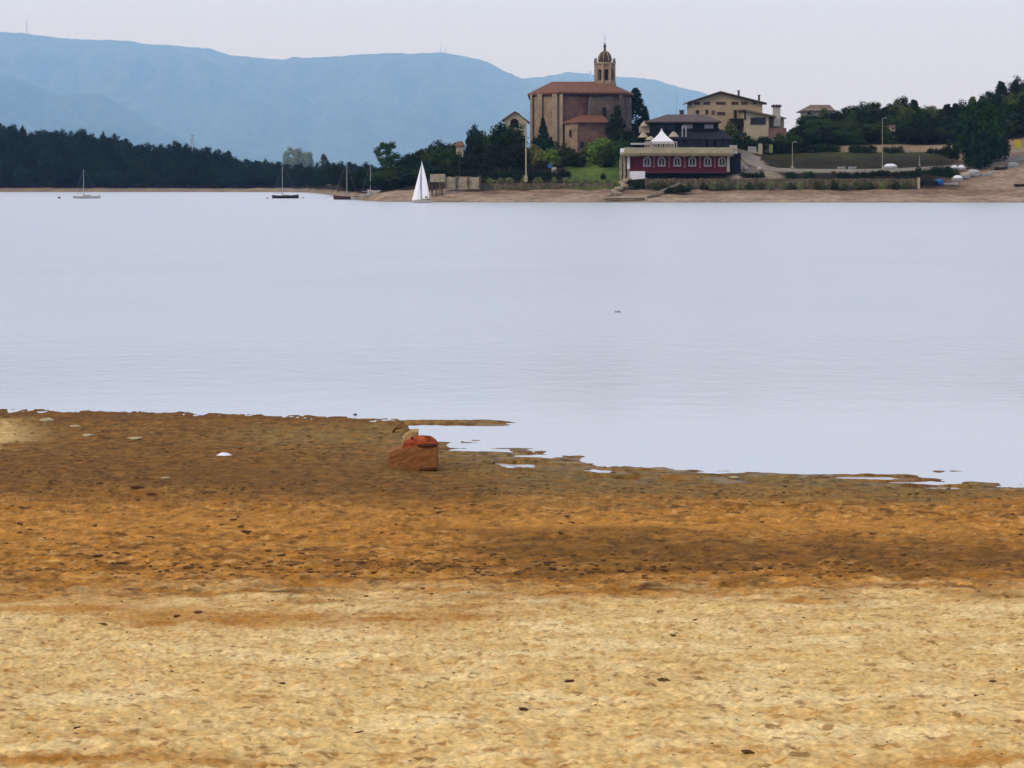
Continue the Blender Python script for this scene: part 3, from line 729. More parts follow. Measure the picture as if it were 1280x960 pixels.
hedge(1104, 1131, 183, 409, 2.4, "dark clipped hedge right of the tall lamp post on the slope", 'leaf_dark', base=194)
hedge(1157, 1192, 185, 408, 2.4, "dark clipped hedge left of the huge black-green tree", 'leaf_dark', base=198)
for a, b_ in [(925, 955), (983, 998), (1004, 1018), (1046, 1064), (1066, 1094)]:
    hedge(a, b_, 215, 367.5, 1.6, "low dark hedge of clipped shrubs along the lake side of the road", 'leaf_dark', "low dark hedges along the road", base=223, name="roadside_hedge")
hedge(1094, 1150, 214, 368, 1.6, "long dark hedge curving along the road towards the beached boats", 'leaf_dark', base=222)
hedge(1145, 1198, 209, 372, 2.0, "dark hedge below the two white boats beside the road", 'leaf_dark', base=222)
for i in range(26):
    px = 815 + i * 12.6 + rnd.uniform(-4, 4)
    tree("wall_shrub", 'bush', px, rnd.uniform(222, 227), 362.4, rnd.uniform(1.6, 3.0), "scrubby olive plant growing against the stone wall along the shore", "scrubby plants along the shore wall", rnd.choice(['leaf_olive', 'leaf_pale', 'leaf_olive', 'leaf_mid']), base=239.5, cat='plant', trunk=False)

# ------------------------------------------------------------------ church
ch = empty("church", W(720, 190, 420)); tag(ch, "large tan stone church with a red tiled roof and domed bell tower", "church")
zb, ze = 11.0, Zp(115.5, 418)
p = lambda px, Y: (Xp(px, Y), Y)
MB().prism([p(662.5,425), p(698.5,416.5), p(698.6,434), p(663,438)], zb, ze).build("west_front", M['stone_tan'], ch)  # sunlit tone of this face put into its stone colour
MB().prism([p(698.7,416.6), p(736,419.5), p(736,434), p(698.8,434)], zb, ze).build("nave_wall", M['stone_red'], ch)  # darker red-brown paints this face as turned from the sun
MB().prism([p(736.2,417.2), p(777,418), p(789.5,425), p(788.5,437), p(736.2,438)], zb, ze).build("east_end_wall", M['stone_grey'], ch)  # grey-brown stone, its greyer tone also paints weaker sun here
for a, Y, wpx, top in [(674.5, 421.6, 6, 117.5), (693.5, 417.2, 6.5, 117.5), (701.5, 416.3, 4, 117.5), (664, 424.4, 3, 117.5)]:
    MB().pbox(a - wpx/2, a + wpx/2, top, 200, Y - 1.1, 1.6).build("buttress", M['stone_pale'], ch)
MB().pbox(774, 777.5, 117.5, 190, 417.1, 1.2).build("pilaster", M['stone_grey'], ch)
ev = [(659.5,425.4),(698.5,415.2),(735,418.2),(735.2,416),(778.5,416.9),(792.5,425),(791,441),(661,441)]
vs = [(Xp(a, Y), Y, ze + .05) for a, Y in ev] + [(Xp(690,429), 429, Zp(102, 429)), (Xp(758,429), 429, Zp(102, 429))]
MB().slab(vs, [(0,1,8), (1,2,8), (2,3,9,8), (3,4,9), (4,5,9), (5,6,9), (6,7,8,9), (7,0,8)], .45).build("roof", M['tile_red'], ch)
ev2 = [(660.6,425.4),(698.5,415.8),(735.4,418.8),(735.6,416.5),(778.2,417.4),(791.2,425),(790,440.4),(661.6,440.4)]
MB().prism([p(a, Y) for a, Y in ev2], ze - .95, ze - .42).build("cornice", M['tile_edge'], ch)
# bell tower (octagonal), pierced belfry
T = (Xp(756, 429), 429.0); R = 2.75; th = math.pi / 8 + 0.12
zt0, zt1 = Zp(107, 429), Zp(80.5, 429)
tw = empty("bell_tower", (T[0] - ch.location.x, T[1] - ch.location.y, zt0 - ch.location.z)); tw.parent = ch
octo = lambda r: [(T[0] + r*math.cos(th + k*math.pi/4), T[1] + r*math.sin(th + k*math.pi/4)) for k in range(8)]
MB().prism(octo(R + .45), zt0 - 3.5, zt0 + .8).build("plinth", M['stone_tan'], tw)
def arch_wall(mb, a, b_, z0, z1, w_, zs, zsp, t):
    a = Vector((*a, 0)); b_ = Vector((*b_, 0)); L = (b_ - a).length; u = (b_ - a) / L; nn = Vector((-u.y, u.x, 0)) * t
    l, r = L/2 - w_/2, L/2 + w_/2
    arc = [(L/2 - w_/2*math.cos(math.pi*k/8), zsp + w_/2*math.sin(math.pi*k/8)) for k in range(9)]
    polys = [[(0,z0),(l,z0),(l,zs),(l,zsp),(l,z1),(0,z1)], [(r,z0),(L,z0),(L,z1),(r,z1),(r,zsp),(r,zs)], [(l,z0),(r,z0),(r,zs),(l,zs)]]
    for k in range(8): polys.append([arc[k], arc[k+1], (arc[k+1][0], z1), (arc[k][0], z1)])
    for P_ in polys:
        n_ = len(P_)
        fr = [a + u*x + Vector((0,0,z)) for x, z in P_]; bk = [q + nn for q in fr]
        mb.add(fr + bk, [tuple(range(n_)), tuple(range(n_, 2*n_))[::-1]] + [(i, n_+i, n_+(i+1)%n_, (i+1)%n_) for i in range(n_)])
bw = MB(); oc = octo(R)
for k in range(8):
    arch_wall(bw, oc[k], oc[(k+1) % 8], zt0 + .8, zt1, 1.15, zt0 + 1.35, zt0 + 3.9, .5)
bw.build("belfry_wall", M['stone_tan'], tw)
for k in range(8):
    MB().tube((*oc[k], zt0 + .8), (*oc[k], zt1 - .05), .28, .28, 8).build("corner_shaft", M['stone_pale'], tw)
MB().prism([(T[0]+x, T[1]+y) for x, y in ((-.9,-.9),(.9,-.9),(.9,.9),(-.9,.9))], zt0 + .5, zt1 - .4).build("shade_core", M['stone_dark'], tw)  # dark core added so the openings look shaded inside
MB().lathe([(.55,0),(.5,.15),(.35,.5),(.3,.9),(.12,1.05)], (T[0], T[1] - 1.6, zt0 + 2.2), 12).build("bell", M['tile_edge'], tw)
MB().prism(octo(R + .35), zt1, zt1 + .45).build("cornice", M['stone_pale'], tw)
zd = zt1 + .45; dh = Zp(64, 429) - zd
dome = [(1.9, 0), (1.9, .5)] + [(1.9*math.cos(t), .5 + (dh-.5)*math.sin(t)) for t in np.linspace(.1, 1.32, 9)]
MB().lathe(dome, (T[0], T[1], zd), 8).build("dome", M['stone_dark'], tw)
for k in range(8):
    t_ = th + k*math.pi/4; m_ = MB(); pr = [(1.95*math.cos(t), .5 + (dh-.45)*math.sin(t)) for t in np.linspace(0, 1.32, 7)]
    q = [(T[0] + r_*math.cos(t_), T[1] + r_*math.sin(t_), zd + z_) for r_, z_ in pr]
    for i in range(6): m_.tube(q[i], q[i+1], .13, .13, 5)
    m_.build("dome_rib", M['stone_pale'], tw)
zl = zd + dh - .15
MB().lathe([(.50,0),(.42,.2),(.34,.35),(.34,1.45),(.48,1.5),(.48,1.62),(.30,1.9),(.1,2.1)], (T[0], T[1], zl), 8).build("lantern", M['stone_dark'], tw)
MB().lathe([(.02,0),(.22,.12),(.25,.28),(.15,.45),(.02,.5)], (T[0], T[1], zl + 2.05), 8).build("finial_ball", M['stone_dark'], tw)
cz = zl + 2.5
MB().tube((T[0], T[1], cz), (T[0], T[1], cz + 2.6), .045, .035, 6).tube((T[0]-.5, T[1], cz+1.6), (T[0]+.5, T[1], cz+1.6), .035, .035, 6).tube((T[0]+.05, T[1], cz+.5), (T[0]+.5, T[1], cz+.9), .03, .03, 6).build("cross", M['metal'], tw)
for k in range(8):
    q = octo(R + .1)[k]
    MB().lathe([(.26,0),(.26,.35),(.12,.5),(.2,.75),(.22,.95),(.08,1.15),(.03,1.5)], (*q, zt1 + .45), 8).build("pinnacle", M['stone_dark'], tw)
# sacristy
sa = [p(706,414.5), p(722,409.8), p(759.5,411.8), p(759.5,419), p(706,419)]
zs = Zp(152.5, 411)
MB().prism(sa[:2] + [p(722.2,419), p(706,419)], 9.5, zs).build("sacristy_west_wall", M['stone_tan'], ch)  # lighter stone paints the sunlit face
MB().prism([p(722.3,409.9), sa[2], p(759.5,418.6), p(722.3,418.6)], 9.5, zs - .01).build("sacristy_south_wall", M['stone_red'], ch)  # redder, darker stone paints the face out of the sun
sv = [(Xp(703.5,414.2),414.2,zs), (Xp(722,408.9),408.9,zs), (Xp(761,410.9),410.9,zs), (Xp(761,418.9),418.9,zs), (Xp(726,418.2),418.2,Zp(143.5,418)), (Xp(754,418.2),418.2,Zp(143.5,418)), (Xp(704,418.2),418.2,zs)]
MB().slab(sv, [(0,1,4), (1,2,5,4), (2,3,5), (0,4,6)], .3).build("sacristy_roof", M['tile_red'], ch)
def window(parent, px, py, wpx, hpx, Y, fm='stone_pale', gm='glass', fr=.7, arch=False, name="window", fd=.12, bars=0):
    f = MB(); x0, x1 = Xp(px - wpx/2, Y), Xp(px + wpx/2, Y); z0, z1 = Zp(py + hpx/2, Y), Zp(py - hpx/2, Y)
    e = fr / F * Y; yf = Y - fd
    if arch:
        r = (x1 - x0) / 2; zc = z1 - r; xm = (x0 + x1) / 2
        def ring(rr, bot): return [(xm - rr, bot), (xm - rr, zc)] + [(xm - rr*math.cos(t), zc + rr*math.sin(t)) for t in np.linspace(0, math.pi, 9)[1:-1]] + [(xm + rr, zc), (xm + rr, bot)]
        O, I = ring(r, z0), ring(r - e, z0 + e); n_ = len(O)
        for k in range(n_):
            a, b_ = k, (k+1) % n_
            f.xprism([O[a], O[b_], I[b_], I[a]], yf, Y + .05)
        pn = MB().xprism(I, yf + .06, Y + .04)
    else:
        f.box(x0, x0+e, yf, Y+.05, z0, z1).box(x1-e, x1, yf, Y+.05, z0, z1).box(x0+e, x1-e, yf, Y+.05, z0, z0+e).box(x0+e, x1-e, yf, Y+.05, z1-e, z1)
        pn = MB().box(x0+e, x1-e, yf + .06, Y + .04, z0+e, z1-e)
    for k in range(bars):
        xb = x0 + e + (x1 - x0 - 2*e) * (k + 1) / (bars + 1)
        f.box(xb - e*.35, xb + e*.35, yf + .01, yf + .055, z0 + e, (z1 - e*1.5))
    o = f.build(name, M[fm], parent); pn.build("pane", M[gm], o); return o
def opening(parent, px, py, wpx, hpx, Y, arch=True, name="window"):
    return window(parent, px, py, wpx, hpx, Y, arch=arch, name=name, fr=.5)
window(ch, 713, 167, 4, 10, 411.9, fm='stone_tan', gm='wood_dark')
window(ch, 727.5, 181, 7, 10, 410.1, arch=True, fm='stone_red', name="doorway")
window(ch, 755.5, 140.5, 6.5, 15, 417.4, arch=True, fm='stone_grey', gm='wood_dark')
window(ch, 771.5, 141.5, 6, 20, 417.8, arch=True, fm='stone_grey', gm='wood_dark')
window(ch, 786, 127, 3, 9, 421.4, arch=True, fm='stone_pale')

# ------------------------------------------------------------------ parish house, hut, stone shelter
ph = empty("parish_house", W(645, 172, 424)); tag(ph, "small cream gabled house against the left end of the church", "house")
x0, x1, xr = Xp(631, 424), Xp(657.5, 424), Xp(643.5, 424)
MB().xprism([(x0, 13), (x1, 13), (x1, Zp(151, 424)), (xr, Zp(140.5, 424)), (x0, Zp(148, 424))], 424, 435).build("wall", M['cream'], ph)
vs = [(Xp(627.8,423.4),423.4,Zp(149.2,423.4)), (xr,423.4,Zp(138.8,423.4)), (Xp(662,423.4),423.4,Zp(152,423.4)), (Xp(627.8,423.4),436,Zp(149.2,423.4)), (xr+1.2,436,Zp(138.8,423.4)), (Xp(662,423.4),436,Zp(152,423.4))]
MB().slab(vs, [(0,1,4,3), (1,2,5,4)], .35).build("roof", M['tile_red'], ph)
window(ph, 643, 154, 12, 13, 424, arch=True, fm='plaster', gm='wood_dark')
MB().pbox(655.5, 658.5, 150.5, 170, 423.7, .3).build("corner_pier", M['offwhite'], ph)

hu = empty("lakeside_hut", W(575, 195, 408)); tag(hu, "tiny cream hut with an orange tiled roof among the dark trees", "hut")
MB().pbox(570, 579, 182, 194, 384, 3).build("wall", M['cream'], hu)
vs = [(Xp(568.5,383.5),383.5,Zp(182.2,383.5)), (Xp(581,383.5),383.5,Zp(182.2,383.5)), (Xp(581,383.5),387.5,Zp(182.2,383.5)), (Xp(568.5,383.5),387.5,Zp(182.2,383.5)), (Xp(572,385.5),385.5,Zp(176.5,385.5)), (Xp(578,385.5),385.5,Zp(176.5,385.5))]
MB().slab(vs, [(0,1,5,4), (1,2,5), (2,3,4,5), (3,0,4)], .2).build("roof", M['tile_red'], hu)
window(hu, 574.5, 188.5, 2.5, 3, 384, fm='offwhite')

ss = empty("stone_platform", W(547, 243, 358)); tag(ss, "tan stone platform on dark pillars right of the white sailboat", "platform")
MB().pbox(537.5, 556, 217.5, 227.5, 358, 3).build("block", M['wallpale'], ss)
for px in (540, 545.5, 552.5): MB().pbox(px - .9, px + .9, 227.5, 244.5, 358.3, .5).build("pillar", M['stone_dark'], ss)
MB().pbox(548.5, 550.5, 227.6, 243, 359.5, .4).build("pillar", M['stone_pale'], ss)
MB().pbox(535, 538, 224, 238, 358.8, 1).build("side_pier", M['stone_dark'], ss)

# ------------------------------------------------------------------ shore walls
def shore_wall(px0, px1, top, bot, Y, m, label, step):
    o = empty("shore_wall", W((px0+px1)/2, bot, Y)); tag(o, label, "wall")
    n_ = int((px1 - px0) / step)
    vs, fs = [], []
    rs = np.random.RandomState(int(px0))
    N = int((px1 - px0) / 2)
    for i in range(N + 1):
        px = px0 + (px1 - px0) * i / N; t = Zp(top, Y) + rs.uniform(-.12, .12)
        for (yy, z) in ((Y, Zp(bot, Y) - .3), (Y + rs.uniform(-.08,.08), (Zp(bot, Y) + t)/2), (Y + rs.uniform(.1,.2), t), (Y + .9, t), (Y + .9, Zp(bot, Y) - .3)):
            vs.append((Xp(px, Y), yy, z))
    for i in range(N):
        for k in range(4): a = i*5 + k; fs.append((a, a+5, a+6, a+1))
    fs += [tuple(range(5)), tuple(range(N*5, N*5+5))[::-1]]
    MB().add(vs, fs).build("masonry", m, o)
    for k in range(n_ + 1):
        px = px0 + step * k
        MB().pbox(px - 1.2, px + 1.2, top - 1.2, bot, Y - .25, 1.25).build("pier", M['wallstone'], o)
    return o
shore_wall(808, 1148, 223.5, 239, 363.6, M['wallstone'], "long rough stone wall along the shore below the road and the clubhouse", 34)
shore_wall(556, 600, 221, 235, 363.5, M['wallpale'], "short pale rubble wall right of the stone platform", 14.6)
shore_wall(600, 768, 229, 236, 365.0, M['wallstone'], "low stone wall at the foot of the row of pale shrubs", 42)

# ------------------------------------------------------------------ pavilion restaurant
pv = empty("pavilion", W(860, 187, 392)); tag(pv, "dark two-tier timber pavilion with grey hipped roofs behind the clubhouse", "building")
def hip(parent, px0, px1, eave, rx0, rx1, rid, Y0, Y1, m, t=.3, name="roof"):
    Ym = (Y0 + Y1) / 2; z = Zp(eave, Y0)
    vs = [(Xp(px0,Y0),Y0,z), (Xp(px1,Y0),Y0,z), (Xp(px1,Y0),Y1,z), (Xp(px0,Y0),Y1,z), (Xp(rx0,Ym),Ym,Zp(rid,Ym)), (Xp(rx1,Ym),Ym,Zp(rid,Ym))]
    return MB().slab(vs, [(0,1,5,4), (1,2,5), (2,3,4,5), (3,0,4)], t).build(name, m, parent)
MB().pbox(846, 913, 172, 196, 388, 11).build("ground_floor", M['wood_dark'], pv)
hip(pv, 839, 917, 173, 858, 898, 160, 386.3, 401, M['slate_dark'], name="lower_roof")
MB().pbox(813, 898, 150.5, 168, 391, 9).build("upper_floor", M['wood_dark'], pv)
MB().pbox(816, 846, 166, 196, 390, 9.5).build("side_wing", M['wood_dark'], pv)
hip(pv, 807, 902, 151.5, 834, 880, 143, 389, 402, M['slate'], name="upper_roof")
MB().pbox(808, 901, 151.9, 154, 389.4, 12).build("fascia", M['tile_edge'], pv)
for px in (851, 861, 869, 878): window(pv, px, 180, 7.5, 12, 388, fm='slate', gm='glass', fr=.5, bars=1)
for px in (889, 899, 908): window(pv, px, 180, 8, 12, 388, fm='wood_dark', gm='glass', fr=.5)
for px, w_ in ((859.5, 13), (886, 12)): window(pv, px, 158, w_, 6, 391, fm='slate', gm='metal', fr=.6, bars=3)
for px in (826, 839): window(pv, px, 159, 9, 7, 391, fm='wood_dark', fr=.5)
for px in (853, 857.5): MB().pbox(px - .7, px + .7, 157, 171, 386, .3).build("downpipe", M['metal'], pv)
MB().pbox(850, 855, 138.5, 148, 396, 1.2).build("chimney", M['stone_dark'], pv)
MB().pbox(849.4, 855.6, 137.6, 138.5, 395.8, 1.6).build("chimney_cap", M['slate_dark'], pv)
for px, hh in ((846, 115), (856, 124)):
    a = MB(); a.tube(W(px, 150, 402), W(px, hh, 402), .05, .03, 5)
    for k in range(3): a.tube(W(px - 1.5 + .4*k, hh + 3 + 4*k, 402), W(px + 1.5 - .4*k, hh + 3 + 4*k, 402), .03, .03, 4)
    tag(a.build("aerial", M['metal']), "thin roof aerial, the taller one, above the pavilion" if px == 846 else "thin roof aerial, the shorter one, above the pavilion", "aerial")

# ------------------------------------------------------------------ clubhouse
cl = empty("clubhouse", W(848, 222, 371)); tag(cl, "long crimson lakeside clubhouse with six white arched windows", "building")
MB().pbox(787.5, 911, 192, 215.2, 371, 9).build("wall", M['red'], cl)
MB().pbox(806, 909, 215.2, 226, 373, 6).build("undercroft", M['wood_dark'], cl)
MB().pbox(806.5, 911, 214.4, 216.4, 370.4, .5).build("floor_beam", M['hull_maroon'], cl)
MB().pbox(786.5, 806.3, 214, 228, 370.3, 3).build("white_block", M['white'], cl)
for px in (808.7, 827, 846.5, 865.3, 884.5, 902.5): window(cl, px, 202, 9.6, 12.4, 371, fm='offwhite', gm='glass', fr=1.7, arch=True, bars=1, fd=.18)
for px in (817.5, 836.7, 856, 875, 893.7): MB().pbox(px - 1.1, px + 1.1, 195.5, 210, 370.75, .3).build("pilaster", M['redlight'], cl)
MB().pbox(908.8, 912.2, 194, 215, 370.5, .8).build("end_pillar", M['offwhite'], cl)
MB().pbox(784, 787.4, 194.5, 211, 370.5, .8).build("end_pillar", M['white'], cl)
for px, pb in ((776, 224), (780.5, 224), (785.6, 224)): MB().pbox(px - 1.4, px + 1.4, 196 if px < 784 else 211.5, pb, 370.2, .7).build("porch_pillar", M['wallpale'], cl)
MB().pbox(777.5, 784, 196, 224, 372, .6).build("porch_back_wall", M['wallstone'], cl)
# long beige canopy roof: rounded in section, one curved sheet with thickness
prof = [(368.6,193.6),(368.4,191.5),(369.0,188.6),(370.3,186.3),(372.2,185),(374.5,184.4),(378.5,184.2)]
n_ = 57; vs = []; rs = np.random.RandomState(5)
for i in range(n_):
    px = 775 + (917 - 775) * i / (n_ - 1); e_ = min(1, (i + .5) / 3.0)
    for (Y, py) in prof:
        yy = py + rs.uniform(-.35, .35) + (1 - e_) * 3
        vs.append(W(px if Y < 371 else px, yy, Y))
mpf = len(prof)
MB().slab(vs, [(i*mpf + k, (i+1)*mpf + k, (i+1)*mpf + k + 1, i*mpf + k + 1) for i in range(n_-1) for k in range(mpf-1)], .3).build("canopy", M['canvas'], cl)
MB().pbox(775.5, 780.5, 185.5, 196, 368.9, .6).build("canopy_end", M['white'], cl)
MB().pbox(912.5, 926, 191, 218, 372.5, 7).build("side_wing", M['wood_dark'], cl)
MB().pbox(905, 921.5, 188.8, 192.2, 369.8, 1).build("canopy_flap", M['hull_pale'], cl)
# terrace rail on the canopy roof
rl = empty("terrace_railing", W(826, 186, 374)); tag(rl, "pale railing with posts around the terrace under the white marquee", "railing")
MB().pbox(806, 846, 176.8, 178, 374, .2).build("top_rail", M['offwhite'], rl)
MB().pbox(806, 846, 184.2, 185.4, 374, .2).build("bottom_rail", M['offwhite'], rl)
for k in range(14): MB().pbox(806.2 + k*3.02, 806.8 + k*3.02 + .4, 178, 184.2, 374.02, .14).build("baluster", M['offwhite'], rl)
MB().pbox(789, 812, 178.6, 180.8, 376, 2).build("parapet", M['hull_pale'], rl)
# marquee
mq = empty("marquee", W(827, 184, 379)); tag(mq, "white pointed marquee standing on the clubhouse terrace", "marquee")
mc = (Xp(827, 379), 379.0); zb_, za = Zp(177.5, 379), Zp(160.3, 379)
vs, N = [], 8
for k in range(N + 1):
    t = k / N; s_ = (1 - t)**1.55 * 2.75 + .03; z = zb_ + (za - zb_) * t
    vs += [(mc[0]-s_, mc[1]-s_, z), (mc[0]+s_, mc[1]-s_, z), (mc[0]+s_, mc[1]+s_, z), (mc[0]-s_, mc[1]+s_, z)]
MB().add(vs, [(k*4+i, k*4+(i+1)%4, k*4+4+(i+1)%4, k*4+4+i) for k in range(N) for i in range(4)] + [(3,2,1,0)]).build("peaked_roof", M['white'], mq)
for sx_ in (-1, 1):
    for sy_ in (-1, 1): MB().box(mc[0]+sx_*2.65-.08, mc[0]+sx_*2.65+.08, mc[1]+sy_*2.65-.08, mc[1]+sy_*2.65+.08, zb_-2.4, zb_).build("post", M['offwhite'], mq)
MB().box(mc[0]-2.7, mc[0]+2.7, mc[1]-2.74, mc[1]-2.68, zb_-.45, zb_+.02).build("valance", M['white'], mq)
tm = MB()
for k in range(5): tm.box(mc[0]-2.6+k*1.05, mc[0]-1.85+k*1.05, mc[1]+.2, mc[1]+.3, zb_-2.3, zb_-.4)
tm.build("side_curtain", M['offwhite'], mq)
# parasols left of the marquee
for px, pt, pb, Y, lab in ((806, 151, 158, 392, "pale parasol high on the terrace at the left of the pavilion"), (804, 165, 172, 386, "cream parasol left of the white marquee"), (842, 164, 171, 384, "cream parasol right of the white marquee, against the dark pavilion"), (813, 170, 175, 383, "low cream parasol just left of the white marquee")):
    o = empty("parasol", W(px, 180, Y)); tag(o, lab, "parasol")
    zc = Zp(pt, Y); zz = Zp(pb, Y); x_ = Xp(px, Y)
    MB().lathe([(1.35, zz), (1.3, zz + .12), (.7, zz + (zc-zz)*.65), (.05, zc)], (x_, Y, 0), 8).build("canopy", M['cream'], o)
    MB().tube((x_, Y, zz - 2.2), (x_, Y, zz + .5), .05, .05, 6).build("pole", M['wood_dark'], o)
    if px == 806: MB().pbox(799, 812, 158.5, 166, 391.5, 1).build("screen", M['stone_pale'], o)
# rocky steps, ramp
st = empty("rocky_steps", W(775, 246, 358)); tag(st, "rough stone steps fanning down the bank from the clubhouse porch", "steps")
for k in range(26):
    t = k / 25.0; px = 786 - 24*t + rnd.uniform(-4, 8)*(.4+t); pyy = 223 + 21*t + rnd.uniform(-1, 1.5); Y = 367 - 13*t
    s_ = rnd.uniform(.35, .8); c_ = W(px, pyy, Y)
    MB().lathe([(s_*.7,-s_*.6),(s_,-.1*s_),(s_*.8,.45*s_),(s_*.3,.7*s_)], c_, rnd.choice([5,6,7]), .8).build("stone", M['wallpale'] if rnd.random() < .7 else M['stone_tan'], st)
rp = empty("boat_ramp", W(825, 247, 353)); tag(rp, "pale sloping concrete boat ramp running down to the water by the clubhouse", "ramp")
def strip(px0, py0, Y0, px1, py1, Y1, wpx, t):
    a = Vector(W(px0, py0, Y0)); b_ = Vector(W(px1, py1, Y1)); 
    u = (b_ - a).normalized(); s_ = Vector((0, 1, 0)) * wpx
    m_ = MB(); up = Vector((0, 0, t))
    return m_.add([a - s_, b_ - s_, b_ + s_, a + s_, a - s_ + up, b_ - s_ + up, b_ + s_ + up, a + s_ + up], [(0,3,2,1),(4,5,6,7),(0,1,5,4),(1,2,6,5),(2,3,7,6),(3,0,4,7)])
strip(808, 247.5, 351, 849, 230.5, 361.5, .7, .35).build("deck", M['wallpale'], rp)
strip(809, 245, 350.2, 850, 228.2, 360.8, .05, .08).build("handrail", M['pole'], rp)
for k in range(7):
    t = (k + .3) / 7; MB().tube(W(809 + 41*t, 247 - 17*t, 350.2 + 10.6*t), W(809 + 41*t, 244.6 - 16.8*t, 350.2 + 10.6*t), .04, .04, 5).build("rail_post", M['pole'], rp)
strip(755, 249.6, 347.6, 806, 249.2, 348.4, .5, .3).build("landing", M['stone_dark'], rp)
strip(764, 245.5, 354, 792, 233.5, 361, .2, .3).build("kerb_edge", M['stone_dark'], rp)
hedge(790, 840, 226, 364.5, 1.6, "scrubby dark undergrowth below the clubhouse", 'leaf_dark', base=238)

# ------------------------------------------------------------------ tan house
th_ = empty("tan_house", W(910, 170, 430)); tag(th_, "big tan gabled farmhouse with shuttered windows on the hilltop", "house")
Y = 430.0
xl, xr_, xp_ = Xp(865, Y), Xp(953, Y), Xp(903, Y)
MB().xprism([(xl, 16), (xr_, 16), (xr_, Zp(127.5, Y)), (xp_, Zp(115.5, Y)), (xl, Zp(126, Y))], Y, Y + 12).build("wall", M['plaster'], th_)
a, b_, c_ = (Xp(859.5, Y), Zp(127.3, Y)), (Xp(900, Y), Zp(114, Y)), (Xp(958, Y), Zp(128.6, Y))
MB().slab([(a[0],Y-1.2,a[1]),(b_[0],Y-1.2,b_[1]),(c_[0],Y-1.2,c_[1]),(a[0],Y+13,a[1]),(b_[0]+1.5,Y+13,b_[1]),(c_[0],Y+13,c_[1])], [(0,1,4,3),(1,2,5,4)], .22).build("roof", M['tile_brown'], th_)
MB().slab([(a[0]+.1,Y-1.0,a[1]-.24),(b_[0],Y-1.0,b_[1]-.24),(c_[0]-.1,Y-1.0,c_[1]-.24),(a[0]+.1,Y+.6,a[1]-.24),(b_[0],Y+.6,b_[1]-.24),(c_[0]-.1,Y+.6,c_[1]-.24)], [(0,1,4,3),(1,2,5,4)], .3).build("eaves", M['tile_edge'], th_)
for px, w_, in ((871.5, 7.5), (883.5, 8), (901, 12), (918.5, 8.5), (930.5, 8)):
    window(th_, px, 129, w_, 3.6, Y, fm='stone_dark', gm='hull_maroon', fr=.5, bars=2, name="shuttered_window")
window(th_, 871.8, 140, 4, 5, Y, fm='stone_dark'); window(th_, 883.5, 140, 3.4, 6, Y, fm='stone_dark')
window(th_, 891.5, 141, 5.5, 7, Y, fm='stone_pale', gm='hull_maroon', bars=1); window(th_, 901.5, 142, 10, 4, Y, fm='stone_dark', gm='hull_maroon', bars=3)
window(th_, 919, 142.5, 3.8, 10.5, Y, fm='stone_dark', name="door")
window(th_, 943, 128.5, 4, 3.4, Y, fm='stone_dark', gm='hull_maroon')
MB().pbox(914, 931, 148, 158, 424, 5.5).build("balcony", M['wood_dark'], th_)
MB().pbox(869, 912, 150, 172, 427, 2.5).build("terrace_wall", M['plaster'], th_)
for px, t_, s_ in ((923.5, 113, 118), (949, 118.5, 124)):
    MB().pbox(px - 1.1, px + 1.1, t_ + .8, s_ + 5, Y + 3, .6).build("chimney", M['stone_dark'], th_)
    MB().pbox(px - 1.6, px + 1.6, t_, t_ + .8, Y + 2.9, .8).build("chimney_cap", M['tile_edge'], th_)
# annexe
xa0, xa1 = Xp(932.5, 420), Xp(961, 420)
MB().xprism([(xa0, 12), (xa1, 12), (xa1, Zp(144.5, 420)), (xa0, Zp(138, 420))], 420, 429.8).build("annexe_wall", M['cream'], th_)
MB().slab([(Xp(929.5,418.8),418.8,Zp(136,418.8)), (Xp(970.5,418.8),418.8,Zp(144.8,418.8)), (Xp(970.5,418.8),431,Zp(144.8,418.8)), (Xp(929.5,418.8),431,Zp(134.5,418.8))], [(0,1,2,3)], .45).build("annexe_roof", M['tile_brown'], th_)
window(th_, 947.5, 151.3, 19, 9, 420, fm='stone_dark', gm='glass', fr=.8, bars=1, fd=.15)
MB().pbox(930.6, 932.3, 138, 150, 419.9, .6).build("annexe_pier", M['wood_dark'], th_)
MB().pbox(961.2, 980, 146.5, 172, 423, 8).build("rear_wing", M['stone_tan'], th_)
MB().slab([(Xp(960,422),422,Zp(146,422)), (Xp(983,422),422,Zp(147.2,422)), (Xp(983,422),432,Zp(143,422)), (Xp(960,422),432,Zp(143,422))], [(0,1,2,3)], .35).build("rear_wing_roof", M['tile_brown'], th_)
MB().pbox(967, 975.5, 133.5, 158, 421.5, 1.6).build("tall_chimney", M['offwhite'], th_)
MB().pbox(965.6, 977, 131.3, 133.5, 421.2, 2.2).build("tall_chimney_cap", M['tile_edge'], th_)
for px in (967.5, 971, 974.5): MB().pbox(px-.6, px+.6, 130.4, 131.3, 421.8, .6).build("cap_tile", M['tile_edge'], th_)
MB().pbox(961, 983, 160, 174, 419.5, 3).build("plinth_wall", M['stone_red'], th_)

